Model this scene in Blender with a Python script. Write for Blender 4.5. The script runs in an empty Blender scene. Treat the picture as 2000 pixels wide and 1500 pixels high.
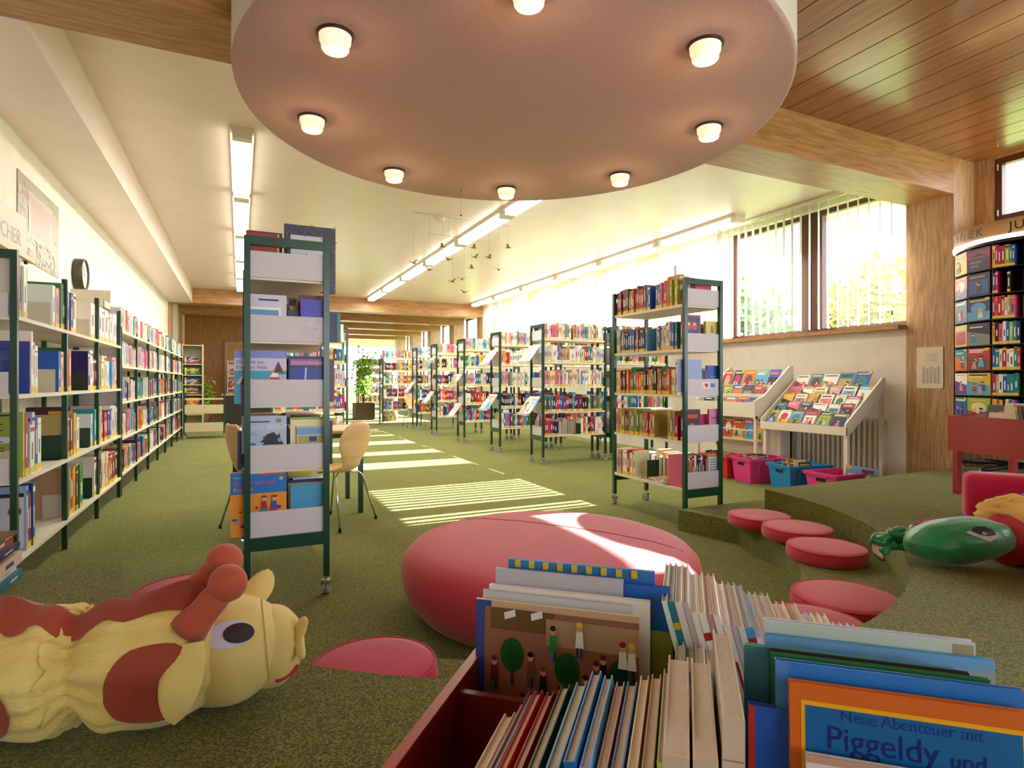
import bpy, bmesh, math, random
from mathutils import Vector, Matrix, Euler
from mathutils.noise import noise as pnoise
rnd = random.Random(7)
S = bpy.context.scene
COL = S.collection
PI = math.pi

# ---------------------------------------------------------------- camera, world, sun, exposure
cam_d = bpy.data.cameras.new('camera')
cam_d.sensor_width = 36.0
cam_d.lens = 36.0 * 1130 / 2000
cam_d.shift_y = -0.0025
cam_d.clip_start = 0.02
cam = bpy.data.objects.new('camera', cam_d)
COL.objects.link(cam)
cam.location = (0, 0, 1.15)
cam.rotation_euler = (PI / 2, 0, -math.atan(532 / 1130))
S.camera = cam
S.view_settings.view_transform = 'Standard'
S.view_settings.look = 'None'
S.view_settings.gamma = 1.0
S.view_settings.use_curve_mapping = False
S.view_settings.exposure = 0.42
S.cycles.use_denoising = True
S.cycles.max_bounces = 10
S.cycles.diffuse_bounces = 5
S.cycles.glossy_bounces = 3
S.cycles.transparent_max_bounces = 12
S.cycles.sample_clamp_indirect = 6.0
S.cycles.caustics_reflective = False
S.cycles.caustics_refractive = False

wd = bpy.data.worlds.new('sky')
S.world = wd
wd.use_nodes = True
nt = wd.node_tree
bg = nt.nodes['Background']
tc = nt.nodes.new('ShaderNodeTexCoord')
sp = nt.nodes.new('ShaderNodeSeparateXYZ')
rp = nt.nodes.new('ShaderNodeValToRGB')
rp.color_ramp.elements[0].position = 0.0
rp.color_ramp.elements[0].color = (0.93, 0.96, 1.0, 1)
rp.color_ramp.elements[1].position = 0.8
rp.color_ramp.elements[1].color = (0.62, 0.80, 1.0, 1)
nt.links.new(tc.outputs['Generated'], sp.inputs[0])
nt.links.new(sp.outputs['Z'], rp.inputs[0])
nt.links.new(rp.outputs[0], bg.inputs[0])
bg.inputs[1].default_value = 6.0

sun_d = bpy.data.lights.new('sun', 'SUN')
sun_d.energy = 38.0
sun_d.angle = math.radians(0.28)
sun_d.color = (1.0, 0.95, 0.84)
sun = bpy.data.objects.new('sun', sun_d)
COL.objects.link(sun)
sun.location = (20, 3, 9)
sun.rotation_euler = Vector((-1, 0.0, -0.54)).to_track_quat('-Z', 'Y').to_euler()

# ---------------------------------------------------------------- colours and materials
def lin(c):
    return tuple(((x / 255) / 12.92 if x / 255 <= 0.04045 else ((x / 255 + 0.055) / 1.055) ** 2.4) for x in c)

PAL = {
    'red': (178, 34, 34), 'dark red': (110, 22, 30), 'orange': (214, 98, 28), 'yellow': (222, 186, 50),
    'cream': (232, 218, 178), 'tan': (190, 150, 96), 'brown': (112, 70, 42), 'green': (36, 122, 58),
    'dark green': (18, 62, 40), 'lime': (150, 180, 52), 'teal': (24, 132, 140), 'light blue': (86, 164, 214),
    'blue': (34, 86, 176), 'navy': (22, 34, 92), 'purple': (98, 52, 132), 'pink': (214, 96, 134),
    'magenta': (176, 28, 98), 'white': (236, 234, 228), 'pale grey': (198, 198, 200), 'grey': (128, 130, 134),
    'black': (26, 24, 26), 'maroon': (92, 28, 44), 'rose': (206, 150, 152), 'olive': (142, 132, 50),
}
MATS = {}
def mat(name, col=(1, 1, 1), rough=0.5, spec=0.5, metal=0.0, sheen=0.0, coat=0.0):
    if name in MATS:
        return MATS[name]
    m = bpy.data.materials.new(name)
    m.use_nodes = True
    b = m.node_tree.nodes['Principled BSDF']
    b.inputs['Base Color'].default_value = (*lin(col), 1)
    b.inputs['Roughness'].default_value = rough
    b.inputs['Metallic'].default_value = metal
    b.inputs['Specular IOR Level'].default_value = spec
    if coat:
        b.inputs['Coat Weight'].default_value = coat
        b.inputs['Coat Roughness'].default_value = 0.15
    if sheen:
        b.inputs['Sheen Weight'].default_value = sheen
    MATS[name] = m
    return m

def bsdf(m):
    return m.node_tree.nodes['Principled BSDF']

def noisy(m, scale, c1, c2, c3=None, bump=0.0, bscale=None, stretch=None, detail=3.0, lo=0.35, hi=0.65):
    nt = m.node_tree
    b = bsdf(m)
    tc = nt.nodes.new('ShaderNodeTexCoord')
    mp = nt.nodes.new('ShaderNodeMapping')
    if stretch:
        mp.inputs['Scale'].default_value = stretch
    n = nt.nodes.new('ShaderNodeTexNoise')
    n.inputs['Scale'].default_value = scale
    n.inputs['Detail'].default_value = detail
    r = nt.nodes.new('ShaderNodeValToRGB')
    e = r.color_ramp.elements
    e[0].position, e[1].position = lo, hi
    e[0].color = (*lin(c1), 1)
    e[1].color = (*lin(c2), 1)
    if c3:
        k = e.new((lo + hi) / 2)
        k.color = (*lin(c3), 1)
    nt.links.new(tc.outputs['Object'], mp.inputs[0])
    nt.links.new(mp.outputs[0], n.inputs['Vector'])
    nt.links.new(n.outputs['Fac'], r.inputs[0])
    nt.links.new(r.outputs[0], b.inputs['Base Color'])
    if bump:
        n2 = nt.nodes.new('ShaderNodeTexNoise')
        n2.inputs['Scale'].default_value = bscale or scale
        n2.inputs['Detail'].default_value = 4
        nt.links.new(mp.outputs[0], n2.inputs['Vector'])
        bp = nt.nodes.new('ShaderNodeBump')
        bp.inputs['Strength'].default_value = bump
        bp.inputs['Distance'].default_value = 0.01
        nt.links.new(n2.outputs['Fac'], bp.inputs['Height'])
        nt.links.new(bp.outputs[0], b.inputs['Normal'])
    return m

# printed matter: the colour of every face is stored with the mesh
VC = mat('printed_paper', rough=0.38, spec=0.5)
_a = VC.node_tree.nodes.new('ShaderNodeVertexColor')
_a.layer_name = 'print'
VC.node_tree.links.new(_a.outputs[0], bsdf(VC).inputs['Base Color'])
PAGE = noisy(mat('page_edges', rough=0.85, spec=0.2), 60, (234, 226, 212), (246, 240, 230), stretch=(14, 1, 1))
def speckle(name, cols, scale=230, rough=1.0):
    """carpet yarn: small cells, each its own colour"""
    m = mat(name, rough=rough, spec=0.08, sheen=0.15)
    nt = m.node_tree
    tc = nt.nodes.new('ShaderNodeTexCoord')
    v = nt.nodes.new('ShaderNodeTexVoronoi')
    v.inputs['Scale'].default_value = scale
    s = nt.nodes.new('ShaderNodeSeparateColor')
    r = nt.nodes.new('ShaderNodeValToRGB')
    r.color_ramp.interpolation = 'CONSTANT'
    e = r.color_ramp.elements
    e[0].position, e[0].color = 0, (*lin(cols[0]), 1)
    e[1].position, e[1].color = 1.0 / len(cols), (*lin(cols[1]), 1)
    for i, c in enumerate(cols[2:]):
        k = e.new((i + 2) / len(cols))
        k.color = (*lin(c), 1)
    nt.links.new(tc.outputs['Object'], v.inputs['Vector'])
    nt.links.new(v.outputs['Color'], s.inputs[0])
    nt.links.new(s.outputs[0], r.inputs[0])
    n = nt.nodes.new('ShaderNodeTexNoise')
    n.inputs['Scale'].default_value = 2.2
    nt.links.new(tc.outputs['Object'], n.inputs['Vector'])
    mx = nt.nodes.new('ShaderNodeMixRGB')
    mx.blend_type = 'MULTIPLY'
    mx.inputs[0].default_value = 0.25
    nt.links.new(r.outputs[0], mx.inputs[1])
    nt.links.new(n.outputs['Fac'], mx.inputs[2])
    nt.links.new(mx.outputs[0], bsdf(m).inputs['Base Color'])
    bp = nt.nodes.new('ShaderNodeBump')
    bp.inputs['Strength'].default_value = 0.6
    bp.inputs['Distance'].default_value = 0.004
    nt.links.new(v.outputs['Distance'], bp.inputs['Height'])
    nt.links.new(bp.outputs[0], bsdf(m).inputs['Normal'])
    return m
CARPET = speckle('green_carpet', [(112, 118, 38), (132, 132, 48), (88, 102, 42), (154, 148, 68), (66, 90, 70), (114, 120, 34), (142, 142, 84)])
def wood(name, c1, c2, stretch, rough=0.42, scale=5.0, coat=0.0):
    m = mat(name, rough=rough, spec=0.5, coat=coat)
    nt = m.node_tree
    b = bsdf(m)
    tc = nt.nodes.new('ShaderNodeTexCoord')
    mp = nt.nodes.new('ShaderNodeMapping')
    mp.inputs['Scale'].default_value = stretch
    n = nt.nodes.new('ShaderNodeTexNoise')
    n.inputs['Scale'].default_value = scale
    n.inputs['Detail'].default_value = 8
    n.inputs['Roughness'].default_value = 0.62
    n.inputs['Distortion'].default_value = 0.6
    n2 = nt.nodes.new('ShaderNodeTexNoise')
    n2.inputs['Scale'].default_value = scale * 0.22
    n2.inputs['Detail'].default_value = 1
    w = nt.nodes.new('ShaderNodeMath')
    w.operation = 'MULTIPLY'
    w.inputs[1].default_value = 34
    sn = nt.nodes.new('ShaderNodeMath')
    sn.operation = 'SINE'
    ad = nt.nodes.new('ShaderNodeMath')
    ad.operation = 'MULTIPLY_ADD'
    ad.inputs[1].default_value = 0.09
    r = nt.nodes.new('ShaderNodeValToRGB')
    e = r.color_ramp.elements
    e[0].position, e[1].position = 0.32, 0.68
    e[0].color, e[1].color = (*lin(c1), 1), (*lin(c2), 1)
    nt.links.new(tc.outputs['Object'], mp.inputs[0])
    nt.links.new(mp.outputs[0], n.inputs['Vector'])
    nt.links.new(mp.outputs[0], n2.inputs['Vector'])
    nt.links.new(n2.outputs['Fac'], w.inputs[0])
    nt.links.new(w.outputs[0], sn.inputs[0])
    nt.links.new(sn.outputs[0], ad.inputs[0])
    nt.links.new(n.outputs['Fac'], ad.inputs[2])
    nt.links.new(ad.outputs[0], r.inputs[0])
    nt.links.new(r.outputs[0], b.inputs['Base Color'])
    return m
OAK_X = wood('oak_along_x', (156, 108, 60), (190, 142, 86), (0.9, 9, 9))
OAK_Z = wood('oak_upright', (160, 120, 80), (200, 160, 112), (9, 9, 0.9))
PLANK = wood('ceiling_boards', (140, 86, 52), (172, 116, 76), (12, 0.8, 12), rough=0.3, coat=0.7)
WALLM = noisy(mat('wall_plaster', rough=0.75, spec=0.2), 6, (236, 228, 216), (242, 235, 224), bump=0.08, bscale=180)
CEILM = noisy(mat('ceiling_plaster', rough=0.32, spec=0.35), 3, (236, 218, 212), (240, 223, 217), bump=0.03, bscale=60)
PINKC = noisy(mat('pink_render', rough=0.85, spec=0.2), 90, (192, 158, 154), (202, 168, 164), bump=0.5, bscale=130)
WHITE = mat('white_paint', (228, 222, 208), 0.5)
PANEL = mat('pale_grey_laminate', (205, 200, 204), 0.45)
SHELFM = mat('white_shelf_steel', (228, 222, 206), 0.4)
GREEN = mat('dark_green_enamel', (6, 62, 44), 0.28, 0.6)
GREEN2 = mat('bookend_green', (12, 56, 40), 0.4)
BEIGE = mat('bookend_beige', (208, 198, 176), 0.45)
CHROME = mat('chrome', (210, 210, 214), 0.18, metal=1.0)
BLACK = mat('black_plastic', (20, 20, 22), 0.4)
GREYP = mat('grey_plastic', (150, 158, 168), 0.35)
REDW = wood('red_lacquer', (152, 28, 36), (160, 32, 38), (1, 1, 1), rough=0.3)
REDSHADED = wood('shaded_red_lacquer', (104, 20, 26), (112, 24, 30), (1, 1, 1), rough=0.35)  # darker copy of the red for the front bin, its shade put into the colour
REDEDGE = mat('red_edge', (176, 84, 66), 0.4)
FAB = noisy(mat('rose_red_fabric', rough=0.9, spec=0.15, sheen=0.35), 3, (188, 56, 68), (194, 62, 76), bump=0.12, bscale=420)
FAB2 = noisy(mat('magenta_red_fabric', rough=0.9, spec=0.15, sheen=0.35), 3, (190, 34, 72), (198, 40, 80), bump=0.12, bscale=420)
BLINDM = mat('blind_fabric', (236, 238, 232), 0.9, 0.1)
_t = BLINDM.node_tree
_tr = _t.nodes.new('ShaderNodeBsdfTranslucent')
_tr.inputs[0].default_value = (0.84, 0.86, 0.83, 1)
_mx = _t.nodes.new('ShaderNodeMixShader')
_mx.inputs[0].default_value = 0.35
_t.links.new(bsdf(BLINDM).outputs[0], _mx.inputs[1])
_t.links.new(_tr.outputs[0], _mx.inputs[2])
_t.links.new(_mx.outputs[0], _t.nodes['Material Output'].inputs[0])
def glassy(name, tint=(1, 1, 1), gloss=0.06):
    m = bpy.data.materials.new(name)
    m.use_nodes = True
    t = m.node_tree
    t.nodes.clear()
    o = t.nodes.new('ShaderNodeOutputMaterial')
    a = t.nodes.new('ShaderNodeBsdfTransparent')
    a.inputs[0].default_value = (*tint, 1)
    g = t.nodes.new('ShaderNodeBsdfGlossy')
    g.inputs['Roughness'].default_value = 0.03
    x = t.nodes.new('ShaderNodeMixShader')
    x.inputs[0].default_value = gloss
    t.links.new(a.outputs[0], x.inputs[1])
    t.links.new(g.outputs[0], x.inputs[2])
    t.links.new(x.outputs[0], o.inputs[0])
    return m
GLASS = glassy('window_glass')
CLEAR = glassy('clear_acrylic', (0.95, 0.96, 0.97), 0.12)
def emit(name, col, s):
    m = bpy.data.materials.new(name)
    m.use_nodes = True
    b = m.node_tree.nodes['Principled BSDF']
    b.inputs['Base Color'].default_value = (0.8, 0.8, 0.8, 1)
    b.inputs['Emission Color'].default_value = (*col, 1)
    b.inputs['Emission Strength'].default_value = s
    return m
TUBE = emit('fluorescent_tube', (1.0, 0.98, 0.84), 5.0)
BULB = emit('lamp_glass', (1.0, 0.60, 0.34), 0.75)
BULBC = emit('lamp_core', (1.0, 0.78, 0.5), 7.0)
FRAMEB = mat('brown_window_frame', (92, 48, 34), 0.35)
LEAF = noisy(mat('leaf_green', rough=0.5), 8, (70, 120, 20), (150, 190, 40))

# ---------------------------------------------------------------- mesh builder
TEXT = {}
def text_geo(s):
    if s in TEXT:
        return TEXT[s]
    cu = bpy.data.curves.new('lettering', 'FONT')
    cu.body = s
    cu.size = 1.0
    cu.resolution_u = 3
    ob = bpy.data.objects.new('lettering', cu)
    COL.objects.link(ob)
    dg = bpy.context.evaluated_depsgraph_get()
    me = bpy.data.meshes.new_from_object(ob.evaluated_get(dg))
    vs = [(v.co.x, v.co.y) for v in me.vertices]
    fs = [tuple(p.vertices) for p in me.polygons]
    bpy.data.objects.remove(ob)
    bpy.data.curves.remove(cu)
    bpy.data.meshes.remove(me)
    w = max(v[0] for v in vs) if vs else 1
    TEXT[s] = (vs, fs, w)
    return TEXT[s]

class MB:
    def __init__(s):
        s.v, s.f, s.m, s.c, s.sm = [], [], [], [], []
        s.M = None
    def add(s, vs, fs, mi=0, col=None, smooth=False):
        o = len(s.v)
        if s.M is not None:
            vs = [tuple(s.M @ Vector(v)) for v in vs]
        s.v.extend(vs)
        for f in fs:
            s.f.append(tuple(o + i for i in f))
            s.m.append(mi)
            s.c.append(col)
            s.sm.append(smooth)
        return s
    def box(s, a, b, mi=0, col=None):
        x0, y0, z0 = a
        x1, y1, z1 = b
        vs = [(x0, y0, z0), (x1, y0, z0), (x1, y1, z0), (x0, y1, z0), (x0, y0, z1), (x1, y0, z1), (x1, y1, z1), (x0, y1, z1)]
        return s.add(vs, [(3, 2, 1, 0), (4, 5, 6, 7), (0, 1, 5, 4), (1, 2, 6, 5), (2, 3, 7, 6), (3, 0, 4, 7)], mi, col)
    def cyl(s, p, q, r0, r1=None, n=10, mi=0, col=None, caps=True):
        r1 = r0 if r1 is None else r1
        p, q = Vector(p), Vector(q)
        d = (q - p).normalized()
        a = d.orthogonal().normalized()
        b = d.cross(a)
        vs = []
        for c, r in ((p, r0), (q, r1)):
            for i in range(n):
                t = 2 * PI * i / n
                vs.append(tuple(c + a * (r * math.cos(t)) + b * (r * math.sin(t))))
        s.add(vs, [(i, (i + 1) % n, n + (i + 1) % n, n + i) for i in range(n)], mi, col, True)
        if caps:
            s.add(vs, [tuple(reversed(range(n))), tuple(range(n, 2 * n))], mi, col)
        return s
    def lathe(s, prof, n=32, c=(0, 0, 0), mi=0, col=None, smooth=True):
        vs, fs = [], []
        k = len(prof)
        for i in range(n):
            t = 2 * PI * i / n
            for r, z in prof:
                vs.append((c[0] + r * math.cos(t), c[1] + r * math.sin(t), c[2] + z))
        for i in range(n):
            j = (i + 1) % n
            for q in range(k - 1):
                fs.append((i * k + q, j * k + q, j * k + q + 1, i * k + q + 1))
        return s.add(vs, fs, mi, col, smooth)
    def ell(s, c, r, R=None, nu=16, nv=10, mi=0, col=None, fn=None):
        vs, fs = [], []
        R = R or Matrix.Identity(3)
        for j in range(nv + 1):
            ph = -PI / 2 + PI * j / nv
            for i in range(nu):
                t = 2 * PI * i / nu
                d = Vector((math.cos(ph) * math.cos(t), math.cos(ph) * math.sin(t), math.sin(ph)))
                k = fn(d) if fn else 1.0
                p = R @ Vector((d.x * r[0] * k, d.y * r[1] * k, d.z * r[2] * k))
                vs.append((c[0] + p.x, c[1] + p.y, c[2] + p.z))
        for j in range(nv):
            for i in range(nu):
                fs.append((j * nu + i, j * nu + (i + 1) % nu, (j + 1) * nu + (i + 1) % nu, (j + 1) * nu + i))
        return s.add(vs, fs, mi, col, True)
    def tube(s, pts, rs, n=10, mi=0, col=None, caps=True):
        pts = [Vector(p) for p in pts]
        if not hasattr(rs, '__len__'):
            rs = [rs] * len(pts)
        vs, fs = [], []
        up = None
        for i, p in enumerate(pts):
            d = (pts[min(i + 1, len(pts) - 1)] - pts[max(i - 1, 0)]).normalized()
            if up is None:
                a = d.orthogonal().normalized()
            else:
                a = (up - d * up.dot(d)).normalized()
            up = a
            b = d.cross(a)
            for k in range(n):
                t = 2 * PI * k / n
                vs.append(tuple(p + a * (rs[i] * math.cos(t)) + b * (rs[i] * math.sin(t))))
        for i in range(len(pts) - 1):
            for k in range(n):
                fs.append((i * n + k, i * n + (k + 1) % n, (i + 1) * n + (k + 1) % n, (i + 1) * n + k))
        if caps:
            fs.append(tuple(reversed(range(n))))
            fs.append(tuple(range(len(vs) - n, len(vs))))
        return s.add(vs, fs, mi, col, True)
    def rbox(s, a, b, r, seg=4, mi=0, col=None):
        bm = bmesh.new()
        bmesh.ops.create_cube(bm, size=1)
        for v in bm.verts:
            v.co = Vector(((a[i] + b[i]) / 2 + v.co[i] * (b[i] - a[i]) for i in range(3)))
        bmesh.ops.bevel(bm, geom=bm.edges[:], offset=r, segments=seg, profile=0.5, affect='EDGES')
        bm.verts.index_update()
        vs = [tuple(v.co) for v in bm.verts]
        fs = [tuple(v.index for v in f.verts) for f in bm.faces]
        bm.free()
        return s.add(vs, fs, mi, col, True)
    def art(s, o, U, V, items, mi=0, eps=0.0003):
        """flat print: shapes given in 0..1 across U and up V, later ones on top"""
        o, U, V = Vector(o), Vector(U), Vector(V)
        N = U.cross(V).normalized()
        ul, vl = U.length, V.length
        Uh, Vh = U.normalized(), V.normalized()
        for k, it in enumerate(items):
            h = N * (eps * (k + 1))
            t, col = it[0], it[-1]
            col = lin(col) if not isinstance(col, str) else lin(PAL[col])
            if t == 'r':
                x0, y0, x1, y1 = it[1:5]
                pts = [(x0, y0), (x1, y0), (x1, y1), (x0, y1)]
            elif t == 'e':
                cx, cy, rx, ry = it[1:5]
                pts = [(cx + rx * math.cos(2 * PI * i / 14), cy + ry * math.sin(2 * PI * i / 14)) for i in range(14)]
            elif t == 'p':
                pts = it[1]
            elif t == 'tw':
                _, x, y, size, wd_, txt, _c = it
                vs, fs, w = text_geo(txt)
                sy, sx = size * vl, wd_ * ul / w
                s.add([tuple(o + Uh * (x * ul + q[0] * sx) + Vh * (y * vl + q[1] * sy) + h) for q in vs], fs, mi, col)
                continue
            elif t == 't':
                _, x, y, size, txt, _c = it
                vs, fs, w = text_geo(txt)
                sc = size * vl
                s.add([tuple(o + Uh * (x * ul + q[0] * sc) + Vh * (y * vl + q[1] * sc) + h) for q in vs], fs, mi, col)
                continue
            s.add([tuple(o + U * p[0] + V * p[1] + h) for p in pts], [tuple(range(len(pts)))], mi, col)
        return s
    def mesh(s, name, mats, smooth=None):
        me = bpy.data.meshes.new(name)
        me.from_pydata(s.v, [], s.f)
        for m in mats:
            me.materials.append(m)
        me.polygons.foreach_set('material_index', s.m)
        me.polygons.foreach_set('use_smooth', [bool(x) if smooth is None else smooth for x in s.sm])
        if any(c is not None for c in s.c):
            at = me.color_attributes.new('print', 'FLOAT_COLOR', 'CORNER')
            buf = []
            for f, c in zip(s.f, s.c):
                c = c or (0.8, 0.8, 0.8)
                buf.extend((c[0], c[1], c[2], 1.0) * len(f))
            at.data.foreach_set('color', buf)
        me.update()
        return me
    def build(s, name, mats, parent=None, smooth=None):
        if not isinstance(mats, (list, tuple)):
            mats = [mats]
        o = bpy.data.objects.new(name, s.mesh(name, mats, smooth))
        COL.objects.link(o)
        if parent:
            o.parent = parent
        return o

def tag(o, label=None, cat=None, group=None, kind=None):
    if label:
        o['label'] = label
    if cat:
        o['category'] = cat
    if group:
        o['group'] = group
    if kind:
        o['kind'] = kind
    return o
def thing(name, label, cat, loc=(0, 0, 0), rz=0.0, group=None):
    o = bpy.data.objects.new(name, None)
    COL.objects.link(o)
    o.location = loc
    o.rotation_euler = (0, 0, rz)
    o.empty_display_size = 0.1
    return tag(o, label, cat, group)
def struct(name, mb, m):
    return tag(mb.build(name, m), kind='structure')
def box1(a, b, mi=0, col=None):
    return MB().box(a, b, mi, col)
def link_mesh(name, me, parent, loc=(0, 0, 0), rz=0.0):
    o = bpy.data.objects.new(name, me)
    COL.objects.link(o)
    o.parent = parent
    o.location = loc
    o.rotation_euler = (0, 0, rz)
    return o
def copy_tree(o, parent=None):
    kids = list(o.children)
    c = o.copy()
    COL.objects.link(c)
    c.parent = parent
    for k in kids:
        copy_tree(k, c)
    return c
ORD = ['first', 'second', 'third', 'fourth', 'fifth', 'sixth', 'seventh', 'eighth', 'ninth', 'tenth', 'eleventh', 'twelfth',
       'thirteenth', 'fourteenth', 'fifteenth', 'sixteenth', 'seventeenth', 'eighteenth', 'nineteenth', 'twentieth',
       'twenty-first', 'twenty-second', 'twenty-third', 'twenty-fourth', 'twenty-fifth', 'twenty-sixth', 'twenty-seventh',
       'twenty-eighth', 'twenty-ninth', 'thirtieth', 'thirty-first', 'thirty-second', 'thirty-third', 'thirty-fourth', 'thirty-fifth',
       'thirty-sixth', 'thirty-seventh', 'thirty-eighth', 'thirty-ninth', 'fortieth']

# ---------------------------------------------------------------- room shell
CX, CY = 1.58, 3.33          # centre of the story pit and of the drum above it
WL, WR, WR2 = -1.5, 6.36, 6.73
ZC = 3.35
def poly_slab(name, pts, z0, z1, m):
    n = len(pts)
    mb = MB()
    vs = [(x, y, z1) for x, y in pts] + [(x, y, z0) for x, y in pts]
    mb.add(vs, [tuple(range(n)), tuple(reversed(range(n, 2 * n)))])
    mb.add(vs, [(i, n + i, n + (i + 1) % n, (i + 1) % n) for i in range(n)])
    return struct(name, mb, m)
struct('floor', box1((-2.0, -4.2, -0.1), (8.0, 31.2, 0.0)), CARPET)
def arc(r, y_cut, n=48):
    """from the right-hand cut round the camera side to the left-hand cut"""
    a0 = math.asin((y_cut - CY) / r)
    a1 = -PI - a0
    return [(CX + r * math.cos(a0 + (a1 - a0) * i / n), CY + r * math.sin(a0 + (a1 - a0) * i / n)) for i in range(n + 1)]
a = arc(2.08, 3.2)
poly_slab('floor_platform', a + [(WL, 3.2), (WL, -4.0), (WR2, -4.0), (WR2, 3.2)], 0.0, 0.32, CARPET)
a = arc(1.64, 3.46)
b = arc(2.12, 3.19)
def tread():
    pts = [(3.07, 3.50)] + [p for p in a if not (p[0] < CX and p[1] > 3.19)][4:]
    outer = [(CX - 2.2, 3.19), (CX - 2.2, 0.9), (CX + 2.6, 0.9), (CX + 2.6, 3.50)]
    return pts + outer
poly_slab('floor_step', tread(), 0.0, 0.16, CARPET)

# left wall, back wall, right walls
struct('wall_left', box1((WL - 0.15, -4.2, 0), (WL, 20.0, ZC)), WALLM)
wb = MB()
wb.box((WL, -4.15, 0.32), (0.6, -4.0, ZC)).box((6.15, -4.15, 0.32), (WR2, -4.0, ZC)).box((0.6, -4.15, 2.8), (6.15, -4.0, ZC))
struct('wall_back', wb, WALLM)
w3 = tag(bpy.data.objects.new('window_3', None), kind='structure')  # unseen glazing behind the camera, added and sized as sky fill
COL.objects.link(w3)
for i in range(4):
    x = 0.64 + 5.47 * i / 3
    box1((x - 0.04, -4.12, 0.32), (x + 0.04, -4.04, 2.8)).build('window_frame', FRAMEB, w3)
for i in range(3):
    x = 0.64 + 5.47 * i / 3
    box1((x + 0.04, -4.085, 0.34), (x + 1.78, -4.075, 2.8)).build('pane', GLASS, w3)

# right wall of the reading area (clerestory) at X = 6.73
wr = MB()
wr.box((WR2, -4.15, 0), (WR2 + 0.2, 3.3, 0.95)).box((WR2, 0.5, 0.95), (WR2 + 0.2, 3.3, 2.72)).box((WR2, -4.15, 0.95), (WR2 + 0.2, -3.8, 2.72)).box((WR2, -3.8, 2.6), (WR2 + 0.2, 0.5, 2.72)).box((WR2, -4.15, 3.34), (WR2 + 0.2, 3.3, 3.6))
wr.box((WR2, 3.14, 2.72), (WR2 + 0.2, 3.3, 3.34)).box((WR2, -4.15, 2.72), (WR2 + 0.2, 1.95, 3.34))
struct('wall_right', wr, OAK_Z)
def window(name, x, y0, y1, z0, z1, splits, fr=0.06, dep=0.07, m=FRAMEB):
    e = tag(bpy.data.objects.new(name, None), kind='structure')
    COL.objects.link(e)
    mb = MB()
    mb.box((x, y0, z0), (x + dep, y1, z0 + fr)).box((x, y0, z1 - fr), (x + dep, y1, z1))
    mb.box((x, y0, z0 + fr), (x + dep, y0 + fr, z1 - fr)).box((x, y1 - fr, z0 + fr), (x + dep, y1, z1 - fr))
    mb.build('window_frame', m, e)
    ys = [y0] + splits + [y1]
    for s_ in splits:
        box1((x - 0.01, s_ - 0.07, z0 + fr), (x + dep, s_ + 0.07, z1 - fr)).build('mullion', m, e)
    for p_, q_ in zip(ys[:-1], ys[1:]):
        box1((x + 0.03, p_ + 0.05, z0 + 0.05), (x + 0.036, q_ - 0.05, z1 - 0.05)).build('pane', GLASS, e)
    return e
w4 = window('window_4', WR2 + 0.02, 1.95, 3.14, 2.72, 3.34, [])
window('window_11', WR2 + 0.05, -3.8, 0.5, 0.95, 2.6, [-2.4, -0.95])  # unseen window, added to bring skylight onto the platform from the right
for zz in (2.8, 3.25):
    MB().cyl((WR2 + 0.005, 3.11, zz - 0.03), (WR2 + 0.005, 3.11, zz + 0.03), 0.008).build('hinge', CHROME, w4)
MB().box((WR2 - 0.012, 2.72, 3.17), (WR2 + 0.02, 2.78, 3.2)).build('handle', BLACK, w4)

# right wall of the main hall at X = 6.36
wh = MB()
wh.box((WR, 3.75, 0), (WR + 0.25, 15.5, 1.70)).box((WR, 3.75, 3.33), (WR + 0.25, 15.5, 3.6))
wh.box((WR, 6.22, 1.70), (WR + 0.25, 6.5, 3.33)).box((WR, 14.3, 1.70), (WR + 0.25, 15.5, 3.33)).box((WR, 10.3, 1.70), (WR + 0.25, 10.5, 3.33))
struct('wall_right_hall', wh, WALLM)
window('window_1', WR + 0.1, 3.75, 6.22, 1.74, 3.25, [4.86, 5.02])
struct('trim_2', box1((WR + 0.02, 3.75, 3.25), (WR + 0.2, 6.22, 3.34)), WALLM)
window('window_2', WR + 0.1, 6.5, 10.3, 1.74, 3.33, [7.3, 8.6, 9.8], m=WHITE)
window('window_5', WR + 0.1, 10.5, 14.3, 1.74, 3.33, [11.5, 12.7], m=WHITE)
struct('trim_1', box1((WR - 0.14, 3.75, 1.70), (WR + 0.1, 15.5, 1.745)), OAK_X).name = 'trim_1'
struct('roof_overhang_hall', box1((WR, 3.4, 3.42), (7.56, 15.5, 3.6)), WHITE)
struct('roof_overhang_front', box1((WR2, -4.2, 3.42), (7.28, 3.4, 3.6)), WHITE)

# ceilings
struct('ceiling', box1((WL, 3.7, ZC), (WR + 0.2, 15.6, ZC + 0.1)), CEILM)
mb = MB()
mb.box((WL, 3.75, 2.99), (-1.0, 15.5, ZC))
struct('ceiling_bulkhead', mb, CEILM)
cf = struct('ceiling_front', box1((WL, -4.1, 3.40), (WR2 + 0.1, 3.4, 3.5)), mat('board_backing', (24, 14, 10), 0.9))
pitch = 0.247
x = WR2
k = 0
me0 = None
while x > WL:
    y_shift = rnd.uniform(-5, 5)
    xe = max(x - pitch + 0.010, WL)
    w_ = x - xe
    mbk = MB().box((-w_, -7.4, 0), (0, 0, 0.035))
    if me0 is None or w_ < pitch - 0.02:
        me0 = mbk.mesh('plank', [PLANK])
    o = bpy.data.objects.new('plank', me0)
    COL.objects.link(o)
    o.parent = cf
    o.location = (x, 3.32, 3.36)
    x -= pitch
    k += 1
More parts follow.
